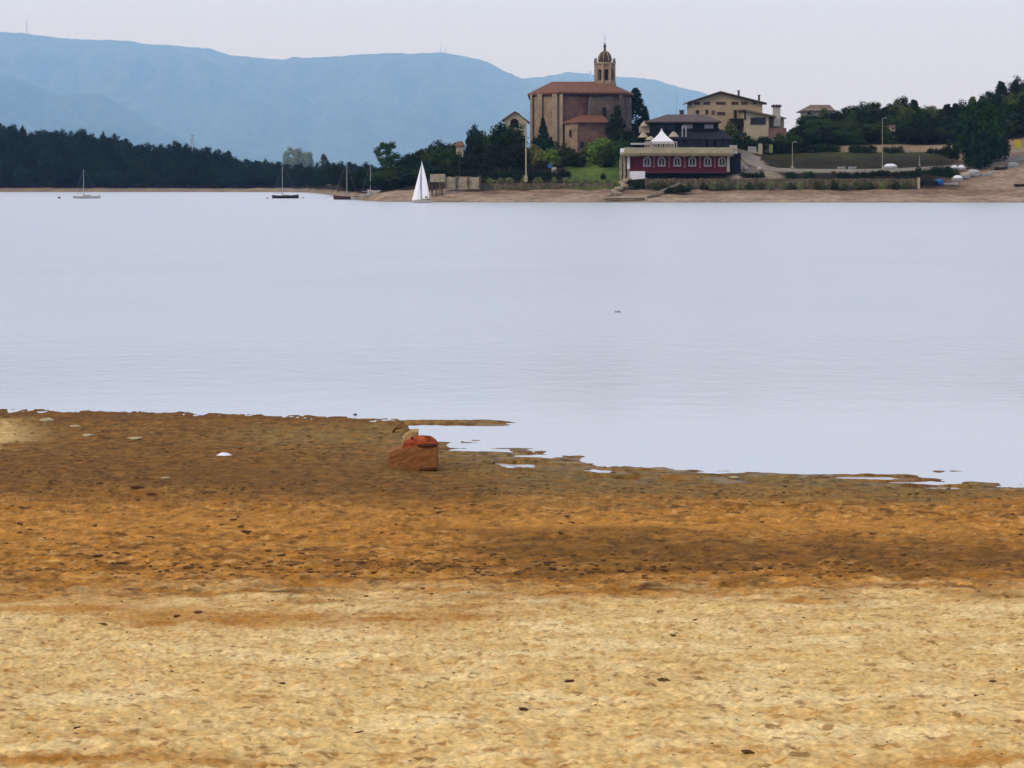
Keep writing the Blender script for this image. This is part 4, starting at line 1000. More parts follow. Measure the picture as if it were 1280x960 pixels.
# house on the right ridge and scattered far buildings
rh = empty("ridge_house", W(1023, 150, 500)); tag(rh, "pale house with a brown hipped roof half hidden by trees on the ridge", "house")
MB().pbox(1007, 1041, 136, 160, 500, 9).build("wall", M['offwhite'], rh)
hip(rh, 1004, 1044, 138, 1013, 1037, 131, 499, 511, M['tile_brown'])
for px in (1011.5, 1030): window(rh, px, 141, 4, 4, 500, fm='stone_dark')
eh = empty("hidden_house", W(1118, 160, 436)); tag(eh, "pale wall of a house showing through the trees on the slope", "house")
MB().pbox(1114, 1119, 157, 164, 428, 3).build("wall", M['stone_pale'], eh); MB().slab([(Xp(1113,427.5),427.5,Zp(157.3,427.5)),(Xp(1120,427.5),427.5,Zp(156,427.5)),(Xp(1120,427.5),432,Zp(155.5,427.5)),(Xp(1113,427.5),432,Zp(156.8,427.5))], [(0,1,2,3)], .25).build("roof", M['tile_brown'], eh)
window(eh, 1116.5, 160.5, 2, 2.6, 428, fm='stone_dark')

# gateway and yard
gw = empty("gateway", W(943, 193, 408)); tag(gw, "white gateway wall with a square pier at the head of the road", "gateway")
MB().pbox(934, 948, 189.5, 194.5, 404, .6).build("low_wall", M['offwhite'], gw)
MB().pbox(948.3, 953, 179.5, 194.5, 403.6, 1).build("pier", M['cream'], gw)
MB().pbox(935, 945.5, 183, 189.4, 404.1, .3).build("gate_panel", M['metal'], gw)
gp = MB().pbox(962, 966, 180.5, 191, 402.5, .8); tag(gp.build("gatepost", M['leaf_pale']), "yellowish gatepost at the left end of the tall hedge", "gatepost")
tag(MB().pbox(912.5, 921.5, 181.5, 188.5, 378, 1.2).build("roof_tank", M['offwhite']), "small white box on the right end of the clubhouse roof", "box")
for px, py in ((931.5, 206), (949, 205)):
    c_ = W(px, py + 3, 376)
    tag(MB().lathe([(.4,0),(.6,.3),(.55,.7),(.25,.95)], (c_[0], c_[1], gz(px, 376)), 9, .8).build("boulder", M['offwhite'], smooth=True), "pale boulder on the paved yard, the one nearer the clubhouse" if px < 940 else "pale boulder on the paved yard, the one nearer the gateposts", "boulder")
# road with kerbs, laid on the slope
def road(path, wd):
    """path: (px, Y) centre points; the sheet is dropped on the ground"""
    Lf, Rt = [], []
    P_ = [Vector((Xp(a, Y), Y, 0)) for a, Y in path]
    for i, q in enumerate(P_):
        t_ = (P_[min(i+1, len(P_)-1)] - P_[max(i-1, 0)]).normalized(); nrm = Vector((-t_.y, t_.x, 0))
        for side, L_ in ((1, Lf), (-1, Rt)):
            v = q + nrm * wd/2 * side; px = 640 + v.x / v.y * F
            L_.append((v.x, v.y, gz(px, v.y) + .30))
    m_ = MB(); n_ = len(P_)
    m_.slab(Lf + Rt, [(i, n_+i, n_+i+1, i+1)[::1] for i in range(n_-1)], .5)
    o = m_.build("road", M['road']); tag(o, "dusty road curving down the slope and along the shore", kind='structure')
    k_ = MB()
    for i in range(n_-1):
        for L_ in (Lf, Rt):
            a, b_ = Vector(L_[i]), Vector(L_[i+1]); u = Vector((0, .16, 0)); up = Vector((0,0,.13))
            k_.add([a, b_, b_+u, a+u, a+up, b_+up, b_+u+up, a+u+up], [(0,3,2,1),(4,5,6,7),(0,1,5,4),(1,2,6,5),(2,3,7,6),(3,0,4,7)])
    tag(k_.build("kerb", M['kerb']), "pale kerbs along both sides of the road", kind='structure')
pa = np.array([(940,398),(938,390),(946,382),(965,377),(1000,374.5),(1040,374),(1080,374),(1120,375),(1160,377.5),(1195,382),(1230,388),(1270,393),(1320,397)], float)
tt = np.linspace(0, len(pa)-1, 60); road([(np.interp(t, range(len(pa)), pa[:,0]), np.interp(t, range(len(pa)), pa[:,1])) for t in tt], 4.6)

# ------------------------------------------------------------------ poles, signs
def lamp_post(px, top, base, Y, r, label, m='pole', head=True, name="lamp_post"):
    b_ = W(px, base, Y); t_ = W(px, top, Y); o = empty(name, b_); tag(o, label, "pole" if not head else "lamp post")
    MB().tube((b_[0], b_[1], b_[2] - 1), t_, r, r*.62, 10).build("post", M[m], o)
    MB().lathe([(r*2, -1), (r*2, .35), (r*1.2, .5)], b_, 8).build("base_collar", M[m], o)
    if head:
        MB().tube((t_[0]-.05, t_[1], t_[2]), (t_[0]+.7, t_[1], t_[2]+.12), .05, .04, 6).build("arm", M[m], o)
        MB().lathe([(.05,0),(.2,.03),(.24,.12),(.1,.24)], (t_[0]+.75, t_[1], t_[2]+.02), 8).build("lamp_head", M['offwhite'], o)
    else: MB().lathe([(r*.7,0),(r*.9,.1),(r*.3,.25)], t_, 8).build("cap", M[m], o)
lamp_post(657.5, 153.5, 222, 364.5, .22, "very tall pale pole in front of the dark trees left of the church", head=False, name="flagpole")
lamp_post(574.2, 196, 222, 367, .10, "thin dark lamp post below the orange-roofed hut", 'hull_dark')
lamp_post(990.5, 178, 210.5, 381, .10, "pale lamp post on the dark grass slope below the tall hedge")
lamp_post(990.6, 203, 210.5, 380.4, .22, "short thick sleeve post at the foot of the lamp post below the tall hedge", head=False, name="post")
lamp_post(1103, 148, 209.5, 381, .10, "tall lamp post between the two clipped hedges on the slope")
lamp_post(1149.5, 196, 207, 384, .12, "short post on the grass slope left of the two white boats", head=False, name="post")
sg = empty("yellow_sign", W(1272, 190, 400)); tag(sg, "yellow sign board among the bushes at the right edge", "sign")
MB().pbox(1269, 1275.5, 175, 185.5, 400, .12).build("board", M['yellow'], sg); MB().pbox(1271.8, 1272.8, 185.5, 203, 400.02, .1).build("post", M['metal'], sg)
nb = empty("notice_board", W(692, 220, 372)); tag(nb, "small white board with a blue cloth beside it on the green shore", "board")
MB().pbox(689.5, 695.5, 209, 216.5, 370.5, .1).build("board", M['offwhite'], nb); MB().pbox(685, 689, 205, 209.5, 370.7, .1).build("blue_cloth", M['blue'], nb)
for px in (690.3, 694.7): MB().pbox(px-.3, px+.3, 216.5, 223, 370.52, .08).build("leg", M['metal'], nb)

# pylon, far masts
pl = MB(); Yp = 1500.0; b0, t0 = 222, 168
for sx_ in (-1, 1):
    for sy_ in (-1, 1):
        pl.tube((Xp(240.5, Yp) + sx_*2.6, Yp + sy_*2.6, Zp(b0, Yp)), (Xp(240.5, Yp) + sx_*.5, Yp + sy_*.5, Zp(t0, Yp)), .3, .2, 4)
for k in range(9):
    f0, f1 = k/9, (k+1)/9; w0, w1 = 2.6 - 2.1*f0, 2.6 - 2.1*f1; z0, z1 = Zp(b0 + (t0-b0)*f0, Yp), Zp(b0 + (t0-b0)*f1, Yp); x_ = Xp(240.5, Yp)
    pl.tube((x_-w0, Yp-w0, z0), (x_+w1, Yp-w1, z1), .16, .16, 4); pl.tube((x_+w0, Yp-w0, z0), (x_-w1, Yp-w1, z1), .16, .16, 4)
for py in (169, 174, 179): pl.tube((Xp(240.5,Yp)-2.6, Yp, Zp(py,Yp)), (Xp(240.5,Yp)+2.6, Yp, Zp(py,Yp)), .28, .28, 4)
tag(pl.build("electricity_pylon", M['metal']), "lattice electricity pylon rising behind the left wood", "pylon")
Ym = 30000.0
def far_mast(px, py0, py1, r, label):
    m_ = MB(); m_.tube(W(px, py1 + 3, Ym), W(px, py0 + (py1-py0)*.45, Ym), r*1.3, r, 6); m_.tube(W(px, py0 + (py1-py0)*.45, Ym), W(px, py0, Ym), r*.7, r*.25, 6)
    tag(m_.build("mountain_mast", M['mast']), label, "mast")
far_mast(33.5, 16, 40, 8.5, "tall transmitter mast on the left summit of the mountains")
far_mast(551, 54, 65, 8.0, "short transmitter mast at the middle of the mountain ridge")
far_mast(557, 58, 65, 6.0, "stubby mast just right of the one in the middle of the ridge")
far_mast(738, 87, 94, 18.0, "small mast block on the far ridge left of the church tower")

# ------------------------------------------------------------------ boats
def hull_mb(c, L, Bm, H, ang=0.0, sheer=.25):
    """hull along local x, bow to +x; c = waterline centre"""
    n_, vs, fs = 12, [], []
    ca, sa_ = math.cos(ang), math.sin(ang)
    for i in range(n_ + 1):
        t = i / n_; x = (t - .5) * L
        wb = Bm/2 * (1 - max(0, (t - .35)/.65)**2.2) * (0.82 + .18*min(1, t*4)); wb = max(wb, .02)
        zt = H * (1 + sheer * (2*t - .8)**2)
        sec = [(-wb, zt), (-wb*.9, zt*.45), (-wb*.55, -.12), (wb*.55, -.12), (wb*.9, zt*.45), (wb, zt), (wb*.86, zt - .06), (-wb*.86, zt - .06)]
        for y, z in sec: vs.append((c[0] + x*ca - y*sa_, c[1] + x*sa_ + y*ca, c[2] + z))
    for i in range(n_):
        for k in range(8):
            a, b2 = i*8 + k, i*8 + (k+1) % 8; fs.append((a, b2, b2 + 8, a + 8))
    fs += [tuple(range(8))[::-1], tuple(range(n_*8, n_*8+8))]
    return MB().add(vs, fs)
def local(c, ang, x, y, z): return (c[0] + x*math.cos(ang) - y*math.sin(ang), c[1] + x*math.sin(ang) + y*math.cos(ang), c[2] + z)
def boat(px, py, L, Bm, H, m, label, ang=0.0, Y=None, cabin=None, mast=None, cover=None, group=None, lift=0.0):
    Y = Y or EYE * F / (py - HOR)
    afloat = EYE * F / (py - HOR) == Y
    if not afloat and not lift:      # beached: the place on the sloping bank that shows at this row
        yy = np.arange(346, 402, .25); row = HOR - (land_z(np.full(yy.shape, px), yy) - EYE) / yy * F
        Y = float(yy[int(np.argmin(np.abs(row - py) + .01 * np.abs(yy - Y)))])
    z = 0 if afloat else gz(px, Y) - .02 + lift
    c = (Xp(px, Y), Y, z); o = empty("boat", c); tag(o, label, "boat", group)
    hull_mb(c, L, Bm, H, ang).build("hull", M[m], o)
    if cabin: 
        q = MB(); a = cabin; pts = [(-L*.15, H*.9), (L*.18, H*.9), (L*.10, H + a), (-L*.13, H + a)]
        v0 = [local(c, ang, x, -Bm*.28, zz) for x, zz in pts] + [local(c, ang, x, Bm*.28, zz) for x, zz in pts]
        q.add(v0, [(0,1,2,3), (7,6,5,4), (0,4,5,1), (1,5,6,2), (2,6,7,3), (3,7,4,0)]).build("cabin", M['offwhite'], o)
    if mast:
        mx, mtop = mast; ztop = Zp(mtop, Y)
        b1 = local(c, ang, (Xp(mx, Y) - c[0]), 0, H*.8); MB().tube(b1, (b1[0], b1[1], ztop), .11, .07, 6).build("mast", M['mast'], o)
        MB().tube((b1[0], b1[1], b1[2]+.8), local(c, ang, -L*.42, 0, H + .75), .07, .05, 6).build("boom", M['mast'], o)
        s_ = MB(); s_.tube((b1[0], b1[1], ztop-.1), local(c, ang, L*.48, 0, H*1.2), .012, .012, 4); s_.tube((b1[0], b1[1], ztop-.1), local(c, ang, -L*.48, 0, H*1.1), .012, .012, 4); s_.build("rigging", M['mast'], o)
    if cover:
        q = MB(); pts = []
        for t in np.linspace(-.44, .44, 9):
            k = math.sqrt(max(0.05, 1 - (t/.46)**2)); 
            for y, zz in ((-Bm*.5*k, H*1.0), (-Bm*.25*k, H*1.0 + .45*k), (0, H + .62*k), (Bm*.25*k, H + .45*k), (Bm*.5*k, H)): pts.append(local(c, ang, t*L, y, zz + .03))
        q.slab(pts, [(i*5+j, (i+1)*5+j, (i+1)*5+j+1, i*5+j+1) for i in range(8) for j in range(4)], .04).build("cover", M[cover], o)
    return o
boat(109, 248, 7.6, 2.2, .62, 'hull_pale', "white moored yacht with a bare mast, farthest left on the water", mast=(104.5, 212), cabin=.35)
boat(357, 248, 7.4, 2.2, .80, 'hull_dark', "black moored boat with a bare mast below the pale trees", mast=(353, 207), cabin=.25)
boat(432, 249.5, 6.4, 2.0, .85, 'hull_maroon', "dark maroon moored yacht with its bow by a white buoy", ang=math.pi, mast=(430.5, 203), cabin=.3)
boat(446, 246.5, 3.2, 1.4, .8, 'hull_pale', "small white boat beside the stern of the maroon yacht", Y=426, ang=.1)
boat(461, 245.5, 4.0, 1.6, .55, 'hull_pale', "pale yacht drawn up on the bank, its bare mast against the trees", Y=381, mast=(463, 205), cabin=.3)
boat(468, 241.5, 4.0, 1.6, .7, 'hull_pale', "pale dinghy lying tilted on the sandy bank above the beached yacht", Y=383, ang=2.7)
for px, py, lab, m_ in ((74, 247, "tiny dark mooring buoy left of the white moored yacht", 'hull_dark'), (334, 247.5, "pale mooring buoy left of the black moored boat", 'hull_pale'), (378.5, 247, "pale mooring buoy right of the black moored boat", 'hull_pale'), (415, 249, "white buoy at the bow of the maroon yacht", 'white')):
    Y = EYE*F/(py + 1 - HOR); s_ = 2.0 if px == 415 else 1.2
    tag(MB().lathe([(.05,-.25),(.3*s_,-.1),(.34*s_,.15),(.2*s_,.42),(.06,.5)], (Xp(px, Y), Y, 0), 10).build("mooring_buoy", M[m_], smooth=True), lab, "buoy")
# the sailing yacht under sail
Ysb = EYE*F/(253.8 - HOR); cs_ = (Xp(526.5, Ysb), Ysb, 0.0)
sb = empty("sailboat", cs_); tag(sb, "small sailboat under full white sail near the far bank", "sailboat")
hull_mb(cs_, 4.2, 1.5, .55, math.pi).build("hull", M['hull_pale'], sb)
mt_ = (Xp(526.6, Ysb), Ysb, .5); ztop = Zp(200.8, Ysb)
MB().tube(mt_, (mt_[0] + .05, Ysb, ztop), .06, .035, 8).build("mast", M['mast'], sb)
def sail(p_top, p_tack, p_clew, belly, lm=1.0, n_=12):
    vs, fs = [], []
    for i in range(n_ + 1):
        t = i / n_
        a = Vector(p_top).lerp(Vector(p_tack), t); b_ = Vector(p_top).lerp(Vector(p_clew), t)
        b_ = b_ + Vector((1 if p_clew[0] > p_tack[0] else -1, 0, 0)) * (.22 * lm * math.sin(math.pi*t))
        for j in range(9):
            s_ = j / 8; q = a.lerp(b_, s_); q = q + Vector((0, -belly * math.sin(math.pi*s_) * t, 0)); vs.append(tuple(q))
    for i in range(n_):
        for j in range(8): k = i*9 + j; fs.append((k, k+1, k+10, k+9))
    return MB().add(vs + [(x, y + .03, z) for x, y, z in vs], fs + [tuple(q + len(vs) for q in f[::-1]) for f in fs])
ms = sail((mt_[0]+.06, Ysb, ztop-.05), (mt_[0]+.03, Ysb, .95), (Xp(537, Ysb), Ysb-.35, 1.0), .35).build("mainsail", M['sail'], sb, smooth=True)
MB().tube((Xp(531.5,Ysb), Ysb-.62, Zp(246.2,Ysb)), (Xp(535,Ysb), Ysb-.66, Zp(246.2,Ysb)), .16, .1, 6).build("sail_emblem", M['leaf_olive'], ms)
sail((mt_[0]-.02, Ysb-.1, Zp(206, Ysb)), (Xp(515, Ysb), Ysb-.1, .62), (Xp(526.2, Ysb), Ysb-.5, .8), .3, -.6).build("jib", M['sail'], sb, smooth=True)
MB().tube((mt_[0], Ysb, .92), (Xp(537.3, Ysb), Ysb-.35, .95), .045, .045, 6).build("boom", M['mast'], sb)
# the sailor at the stern (seated, skinned body)
def person(name, c, label, joints, edges, cloth, parent=None):
    me = bpy.data.meshes.new(name); me.from_pydata([j[0] for j in joints], edges, []); me.update(); me.materials.append(cloth)
    o = bpy.data.objects.new(name, me); C.objects.link(o); o.location = c
    sk = o.modifiers.new("skin", 'SKIN'); 
    for i, j in enumerate(joints): me.skin_vertices[0].data[i].radius = (j[1], j[1])
    me.skin_vertices[0].data[0].use_root = True
    ss_ = o.modifiers.new("smooth", 'SUBSURF'); ss_.levels = 1; ss_.render_levels = 1
    tag(o, label, "person"); return o
J = [((0,0,.12),.15),((-.03,0,.35),.16),((-.06,0,.55),.15),((-.08,0,.66),.06),((-.1,0,.80),.10),((-.02,.2,.55),.06),((-.2,.24,.38),.045),((-.38,.2,.35),.035),((-.02,-.2,.55),.06),((-.2,-.24,.38),.045),((-.38,-.2,.35),.035),((-.22,.1,.16),.08),((-.5,.12,.2),.06),((-.55,.12,-.18),.045),((-.22,-.1,.16),.08),((-.5,-.12,.2),.06),((-.55,-.12,-.18),.045)]
E = [(0,1),(1,2),(2,3),(3,4),(2,5),(5,6),(6,7),(2,8),(8,9),(9,10),(0,11),(11,12),(12,13),(0,14),(14,15),(15,16)]
person("person", (Xp(536.8, Ysb), Ysb - .1, .42), "person in dark clothes seated at the stern of the sailboat", J, E, M['cloth_dark'])

# beached boats on the right
boat(1113, 212.8, 3.4, 1.5, .7, 'hull_pale', "white boat on the roadside beside the foot of the tall lamp post", Y=377, cover='white', lift=.3)
boat(1193, 205.2, 1.9, 1.2, .55, 'hull_pale', "left one of the two white boats above the dark hedge", Y=378, cover='white', lift=.3)
boat(1202, 205.4, 1.9, 1.2, .55, 'hull_pale', "right one of the two white boats above the dark hedge", Y=378.4, cover='white', lift=.3)
boat(1197, 226, 2.6, 1.4, .7, 'hull_pale', "white covered boat on the bank right of the blue tarpaulin", Y=362, cover='white', ang=.1)
boat(1206, 222.5, 3.2, 1.5, .7, 'hull_pale', "pale covered boat left of the big tree's trunk", Y=365, cover='cream', ang=.35)
boat(1217, 219.5, 3.4, 1.8, .95, 'hull_pale', "largest pale covered boat, touching the big tree's trunk", Y=367.5, cover='hull_pale', ang=.3)
boat(1187, 230.5, 4.0, 1.2, .4, 'hull_pale', "long low cream boat beside the blue tarpaulin", Y=359, ang=.05)
boat(1174, 230, 2.2, 1.3, .6, 'blue', "small boat wrapped in a bright blue tarpaulin on the bank", Y=359.5, cover='blue')
boat(1234, 219, 2.0, 1.2, .5, 'hull_pale', "small pale boat just right of the big tree's trunk", Y=370)
boat(1241, 216.5, 1.8, 1.1, .45, 'hull_pale', "small pale boat on the sandy rise between the trunk and the dark one", Y=373, ang=.3)
boat(1252, 212, 3.2, 1.5, .6, 'hull_dark', "dark blue-black boat on the sandy rise near the right edge", Y=377, ang=.2)
boat(1266, 209, 3.4, 1.6, .7, 'hull_pale', "long pale boat high on the sandy rise at the right edge", Y=379, ang=.25, cover='offwhite')
boat(1276, 233, 3.0, 1.4, .55, 'hull_dark', "black boat low on the bank at the right edge", Y=357, ang=.1)
for px, py, lab in ((1052, 210.5, "small pale dinghy by the road, left of the other one"), (1066, 209, "small pale dinghy by the road, right of the other one")):
    boat(px, py, 1.9, 1.0, .45, 'hull_pale', lab, Y=378, ang=.2, lift=.3)
for i, (px, py) in enumerate(((1090, 215), (1042, 216))):
    tree("dry_shrub", 'bush', px, 212.5, 371, 1.5, "small rusty dry shrub beside the road", "dry shrubs beside the road", 'leaf_rust', base=219, cat='bush', trunk=False)
tag(MB().pbox(1147.2, 1150, 222, 237, 362.8, .5).build("wall_end_post", M['cream']), "pale square post at the right end of the shore wall", "post")
tag(MB().pbox(1152, 1172, 226, 235, 363.8, 1.5).build("dark_shed", M['wood_dark']), "low dark shed between the wall's end and the blue tarpaulin", "shed")

# ------------------------------------------------------------------ things on the beach
def rock_mesh(seed, n_=10, flat=.6):
    rs = np.random.RandomState(seed); vs, fs = [], []
    rings = [(-.5,.55), (-.1,.95), (.35,.8), (.65,.4)]
    for z, r in rings:
        for i in range(n_): a = 6.283*i/n_; q = r*(.55 + .75*rs.rand()); vs.append((q*math.cos(a), q*math.sin(a)*.8, z*flat*(.8+.4*rs.rand())))
    for j in range(3):
        for i in range(n_): fs.append((j*n_+i, j*n_+(i+1)%n_, (j+1)*n_+(i+1)%n_, (j+1)*n_+i))
    vs.append((.05, .0, .72*flat)); k = len(vs)-1
    fs += [(3*n_+i, 3*n_+(i+1)%n_, k) for i in range(n_)]
    return vs, fs
RM = []
for s_ in range(6):
    vs, fs = rock_mesh(s_ + 40); me = bpy.data.meshes.new("clod"); me.from_pydata(vs, [], fs); me.update(); me.materials.append(M['clod'])
    me.polygons.foreach_set("use_smooth", [True]*len(me.polygons)); RM.append(me)
def clod(px, py, wpx, name, label, cat, m=None, group=None, flat=.55, i=None):
    x, Y, z = beach_at(px, py); s_ = wpx / 2 / F * Y
    o = bpy.data.objects.new(name, RM[rnd.randrange(6) if i is None else i]); C.objects.link(o)
    o.location = (x, Y, z + s_*.12); o.scale = (s_*1.3, s_*1.2, s_*flat*1.2); o.rotation_euler = (0, 0, rnd.uniform(-.5, .5))
    if m: o.material_slots[0].link = 'OBJECT'; o.material_slots[0].material = M[m]
    tag(o, label, cat, group); return o
CL = [(495,632,8),(545,636,7),(550,641,9),(590,632,6),(700,643,8),(708,647,7),(715,653,8),(524,702,10),(512,706,8),(536,705,9),(648,716,12),(664,716,7),(690,712,9),(738,713,8),(745,709,7),(775,712,10),(797,710,9),(812,708,6),(830,711,8),(862,712,8),(905,709,10),(912,716,7),(983,703,12),(280,655,10),(292,651,8),(301,661,7),(308,668,12),(100,695,10),(122,697,11),(160,694,8),(220,706,9),(237,710,14),(335,690,9),(352,695,9),(376,694,8),(25,655,9),(37,663,9),(100,576,9),(125,605,10),(148,608,8),(172,610,14),(190,620,12),(260,617,16),(344,590,10),(65,602,8),(128,780,14),(246,768,10),(221,771,10),(712,851,15),(829,850,16),(655,887,11),(935,941,14),(614,871,10),(95,917,10),(98,911,10),(450,914,12),(1090,668,9),(840,792,9),(870,776,8),(1240,852,9),(1222,866,11),(602,690,10),(618,694,9),(570,700,9),(700,655,7),(352,852,8),(188,672,9),(145,690,9),(420,700,8),(465,690,7)]
for px, py, w_ in CL:
    clod(px, py, w_, "mud_clod", "dark clod of dried mud lying on the orange-brown sand" if py < 760 else "dark clod lying alone on the pale dry sand", "clod", group="dark clods on the damp sand" if py < 760 else "dark clods on the pale sand", flat=.5)
clod(57, 526.5, 17, "stone", "flat dark-sided stone by the water's edge at the far left of the beach", "stone", 'rock_pale', flat=.7, i=1)
clod(95, 533.5, 13, "stone", "pale flat stone right of the dark-sided one near the water", "stone", 'rock_pale', flat=.5, i=2)
clod(110, 545, 13, "stone", "pale squarish stone below the first pale flat stone", "stone", 'rock_pale', flat=.75, i=3)
clod(168, 549, 17, "stone", "long pale stone between the squarish one and the white scrap", "stone", 'rock_pale', flat=.35, i=4)
clod(207, 597, 11, "stone", "small pale stone lying alone on the dark brown mud", "stone", 'rock_pale', flat=.45, i=5)
clod(550, 699, 9, "stone", "small pale stone among the dark clods on the drift line", "stone", 'rock_pale', flat=.5, i=0)
clod(918, 598, 13, "stone", "small pale stone at the water's edge on the right", "stone", 'rock_pale', flat=.5, i=2)
# crumpled white scrap
x, Y, z = beach_at(280, 569); k_ = F / Y; vs, fs = [], []; rs = np.random.RandomState(8)
for i in range(9):
    for j in range(5):
        e_ = math.sin(math.pi * (i + .6) / 9.2)
        vs.append((x + (i - 4) * 2.6 / k_, Y + (j - 2) * .045 * e_, z + .008 + e_ * .034 * math.sin(math.pi*(j+.3)/4.6) + rs.uniform(-.008, .012) - .006*abs(i-4)))
tag(MB().slab(vs, [(i*5+j, (i+1)*5+j, (i+1)*5+j+1, i*5+j+1) for i in range(8) for j in range(4)], .008).build("plastic_scrap", M['paper'], smooth=True), "crumpled white scrap lying on the brown mud", "litter")

# the brown block with the rounded rust-red cap
bx, by, bz_ = beach_at(516, 587); kk = F / by
ob = empty("mooring_block", (bx, by, bz_)); tag(ob, "square brown concrete block with a rounded rust-red cap and a sandy slab behind", "block")
def lumpy_box(x0, x1, y0, y1, z0, z1, seed, amp, n_=9):
    import itertools
    rs = np.random.RandomState(seed); vs, fs = [], []; idx = {}
    def vert(i, j, k):
        if (i, j, k) not in idx:
            idx[(i, j, k)] = len(vs)
            u, v, w_ = i/n_, j/n_, k/n_
            p_ = np.array([x0 + (x1-x0)*u, y0 + (y1-y0)*v, z0 + (z1-z0)*w_])
            c_ = np.array([(x0+x1)/2, (y0+y1)/2, (z0+z1)/2])
            edge = sum(1 for q in (i, j, k) if q in (0, n_))
            p_ = c_ + (p_ - c_) * (1 - .02 * (edge - 1)) + rs.uniform(-amp, amp, 3)
            vs.append(tuple(p_))
        return idx[(i, j, k)]
    for a in range(n_):
        for b_ in range(n_):
            for s_, flip in ((0, 0), (n_, 1)):
                for f in ([(a,b_,s_),(a,b_+1,s_),(a+1,b_+1,s_),(a+1,b_,s_)], [(s_,a,b_),(s_,a,b_+1),(s_,a+1,b_+1),(s_,a+1,b_)], [(b_,s_,a),(b_+1,s_,a),(b_+1,s_,a+1),(b_,s_,a+1)]):
                    q = [vert(*p_) for p_ in f]; fs.append(tuple(q[::-1] if flip else q))
    return MB().add(vs, fs)
w2 = 30.5 / kk; hB = 29 / kk
lb_ = lumpy_box(bx - w2, bx + w2, by, by + .42, bz_ - .08, bz_ + hB, 3, .006)
vv = []
for (X_, Y_, Z_) in lb_.v:      # the top edge slopes down towards the left corner
    t = max(0, (bz_ + hB - Z_)); f_ = max(0, 1 - t / hB)
    vv.append((X_, Y_, Z_ - f_ * .085 * max(0, (bx - .02 - X_) / w2)))
lb_.v = vv; blk = lb_.build("block", M['rust'], ob, smooth=False)
# rounded cap (a half barrel, with shade painted as a dark lump at its right), sits on the right two thirds
cap, n1_, n2_ = MB(), 20, 10; vs, fs = [], []; rs = np.random.RandomState(4)
cx, cw = bx + 9.5 / kk, 20.5 / kk; chh = 15.5 / kk
for j in range(n2_ + 1):
    v = j / n2_; yy = by + .02 + .36 * v; sc_ = math.sin(math.pi * (0.16 + .68 * v))
    for i in range(n1_ + 1):
        a = math.pi * i / n1_; X_ = -math.cos(a) * cw; zz = math.sin(a)**.75 * chh * (1 - .25 * (1 - i/n1_)) * sc_
        if X_ < 0: X_ *= 1.15
        vs.append((cx + X_ + rs.uniform(-.006,.006), yy + rs.uniform(-.006,.006), bz_ + hB - .03 - max(0, -(cx - bx + X_)) * .12 + zz + rs.uniform(-.006,.006)))
for j in range(n2_):
    for i in range(n1_): k = j*(n1_+1) + i; fs.append((k, k+1, k+n1_+2, k+n1_+1))
fs += [tuple(range(n1_+1))[::-1], tuple(range(n2_*(n1_+1), (n2_+1)*(n1_+1)))]
cap.add(vs, fs).build("rust_cap", M['rustcap'], ob, smooth=True)
MB().lathe([(.02,-.03),(.15,-.02),(.17,.0),(.12,.025),(.02,.03)], (bx + 17/kk, by + .05, bz_ + hB + .015), 12, .5).build('hollow_shade', M['clod'], ob, smooth=True)  # dark convex lump painting the shade of a recess under the cap
MB().tube((bx - 1/kk, by + .02, bz_ + hB + .10), (bx - 1/kk, by + .02, bz_ + hB + .145), .02, .016, 7).build("iron_stub", M['clod'], ob)
sl = lumpy_box(bx - 23/kk, bx + 4/kk, by + .43, by + .66, bz_ - .05, bz_ + 42/kk, 9, .014, 6)
sl.v = [(X_ + max(0, Z_ - bz_) * .22 * (1 if X_ < bx - 8/kk else 0), Y_, Z_ - .5 * max(0, bx - 12/kk - X_)) for X_, Y_, Z_ in sl.v]
sl.build("sandy_slab", M['sandslab'], ob)
x, Y, z = beach_at(538, 590)
tag(MB().tube((x - .16, Y, z + .03), (x + .10, Y - .02, z + .035), .022, .03, 8).build("shadow_bar", M['clod'], smooth=True), "painted shadow, a short dark stick at the right foot of the brown block", "bar")  # dark bar put in for the block's small cast shadow
x, Y, z = beach_at(495, 541)
MBt = MB(); MBt.tube((x-.06, Y, z+.0), (x+.01, Y, z+.09), .022, .014, 6); MBt.tube((x+.0, Y, z+.07), (x+.10, Y, z+.085), .018, .01, 6)
tag(MBt.build("driftwood", M['clod']), "dark knotted piece of driftwood behind the brown block", "driftwood")

# small floating things
Y = EYE*F/(518.8-HOR); c_ = (Xp(444, Y), Y, 0)
tag(MB().lathe([(.03,-.02),(.04,.0),(.035,.015),(.01,.03)], c_, 7, 1).build("float", M['hull_dark'], smooth=True), "tiny dark float on the water just off the beach", "float")
Y = EYE*F/(390.5-HOR)
hb = hull_mb((Xp(772, Y), Y, -.02), .20, .10, .07, math.pi, .1)
tag(hb.build("floating_drift", M['mast']), "small grey wedge of driftwood floating alone on open water", "driftwood")

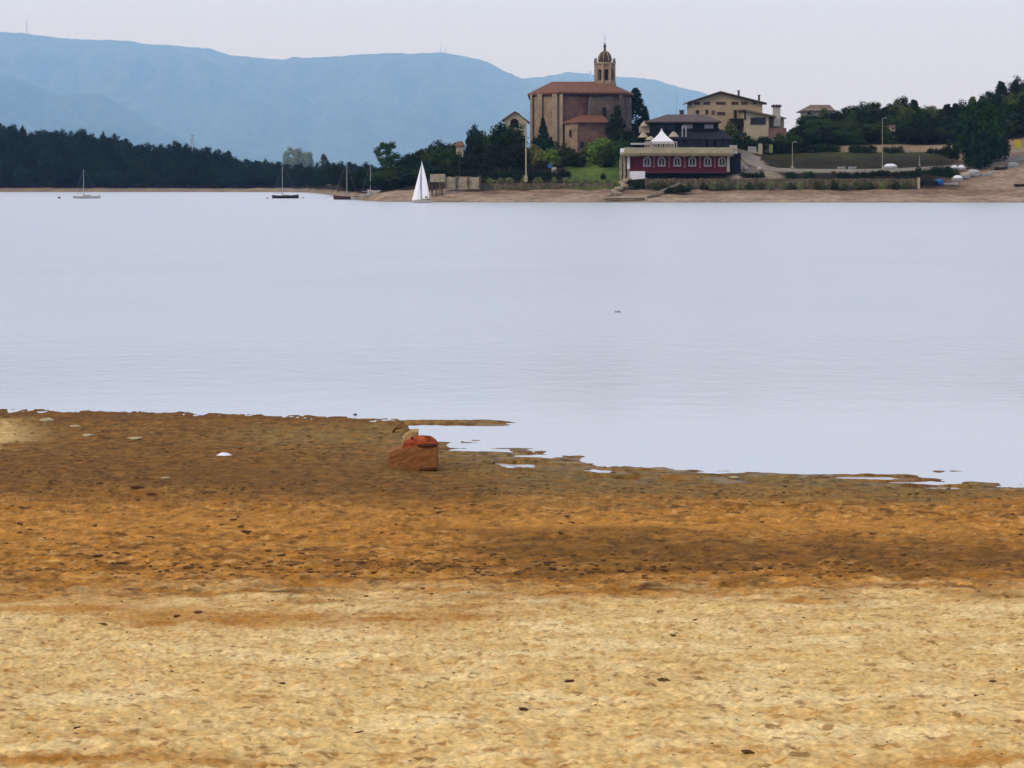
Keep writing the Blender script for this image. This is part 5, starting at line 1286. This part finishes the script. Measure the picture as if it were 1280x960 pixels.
# loose pebbles, crumbs of mud and weed: far too many to count
rs = np.random.RandomState(77); V, Q = [], []
tv, tf = rock_mesh(3, 5, .6); tv = np.array(tv); 
N = 4200
pxr = rs.uniform(-30, 1310, N); zone = rs.rand(N)
pyr = np.where(zone < .34, rs.normal(709, 7, N), np.where(zone < .62, rs.uniform(535, 745, N), np.where(zone < .72, rs.normal(610, 8, N), rs.uniform(745, 975, N))))
ys = np.linspace(4.2, 34, 3000)
off = 0; faces = []
for k in range(N):
    if pyr[k] > 990: continue
    if zone[k] < .34 and rs.rand() < abs(pxr[k] - 640) / 900: continue
    xs = (pxr[k] - 640) / F * ys
    if k % 1 == 0: zb2 = np.interp(ys, BY + [22, 24, 30], BZ + [.3, .2, 0])
    i = int(np.argmin(np.abs(HOR + (EYE - zb2) * F / ys - pyr[k]))); x, Y = xs[i], ys[i]
    if Y > shore_edge(pxr[k]) - .3: continue
    s_ = (0.8 + (4.2 if zone[k] < .34 else 3.0) * rs.rand()**2.2) / F * Y * (1.0 if zone[k] < .72 else .7)
    V.append(tv * np.array([s_*1.3, s_, s_*.6]) + np.array([x, Y, 0])); faces.append((len(V)-1, x, Y, s_))
XY = np.array([(f[1], f[2]) for f in faces]); zz = beach_z(XY[:,0], XY[:,1])
nv = len(tv); allv = np.concatenate([V[i] + np.array([0, 0, zz[i] + faces[i][3]*.1]) for i in range(len(V))])
allf = [tuple(q + i*nv for q in f) for i in range(len(V)) for f in tf]
me = bpy.data.meshes.new("beach_pebbles"); me.from_pydata(allv.tolist(), [], allf); me.update(); me.materials.append(M['clod'])
o = bpy.data.objects.new("beach_pebbles", me); C.objects.link(o); tag(o, "scattered pebbles and crumbs of dark mud over the beach", kind='stuff')

# ------------------------------------------------------------------ the air
hz = bpy.data.materials.new("haze"); hz.use_nodes = True; n = hz.node_tree; n.nodes.clear()
oo = n.nodes.new("ShaderNodeOutputMaterial"); pvn = n.nodes.new("ShaderNodeVolumePrincipled")
pvn.inputs["Color"].default_value = (0.28, 0.55, 1.0, 1)
pvn.inputs["Absorption Color"].default_value = (1, 1, 1, 1)
pvn.inputs["Density"].default_value = 5.9e-5
pvn.inputs["Anisotropy"].default_value = 0.0
n.links.new(pvn.outputs[0], oo.inputs["Volume"])
h = MB().box(-20000, 20000, -3000, 39500, -4.6, 3400).build("haze", hz); tag(h, kind='stuff')
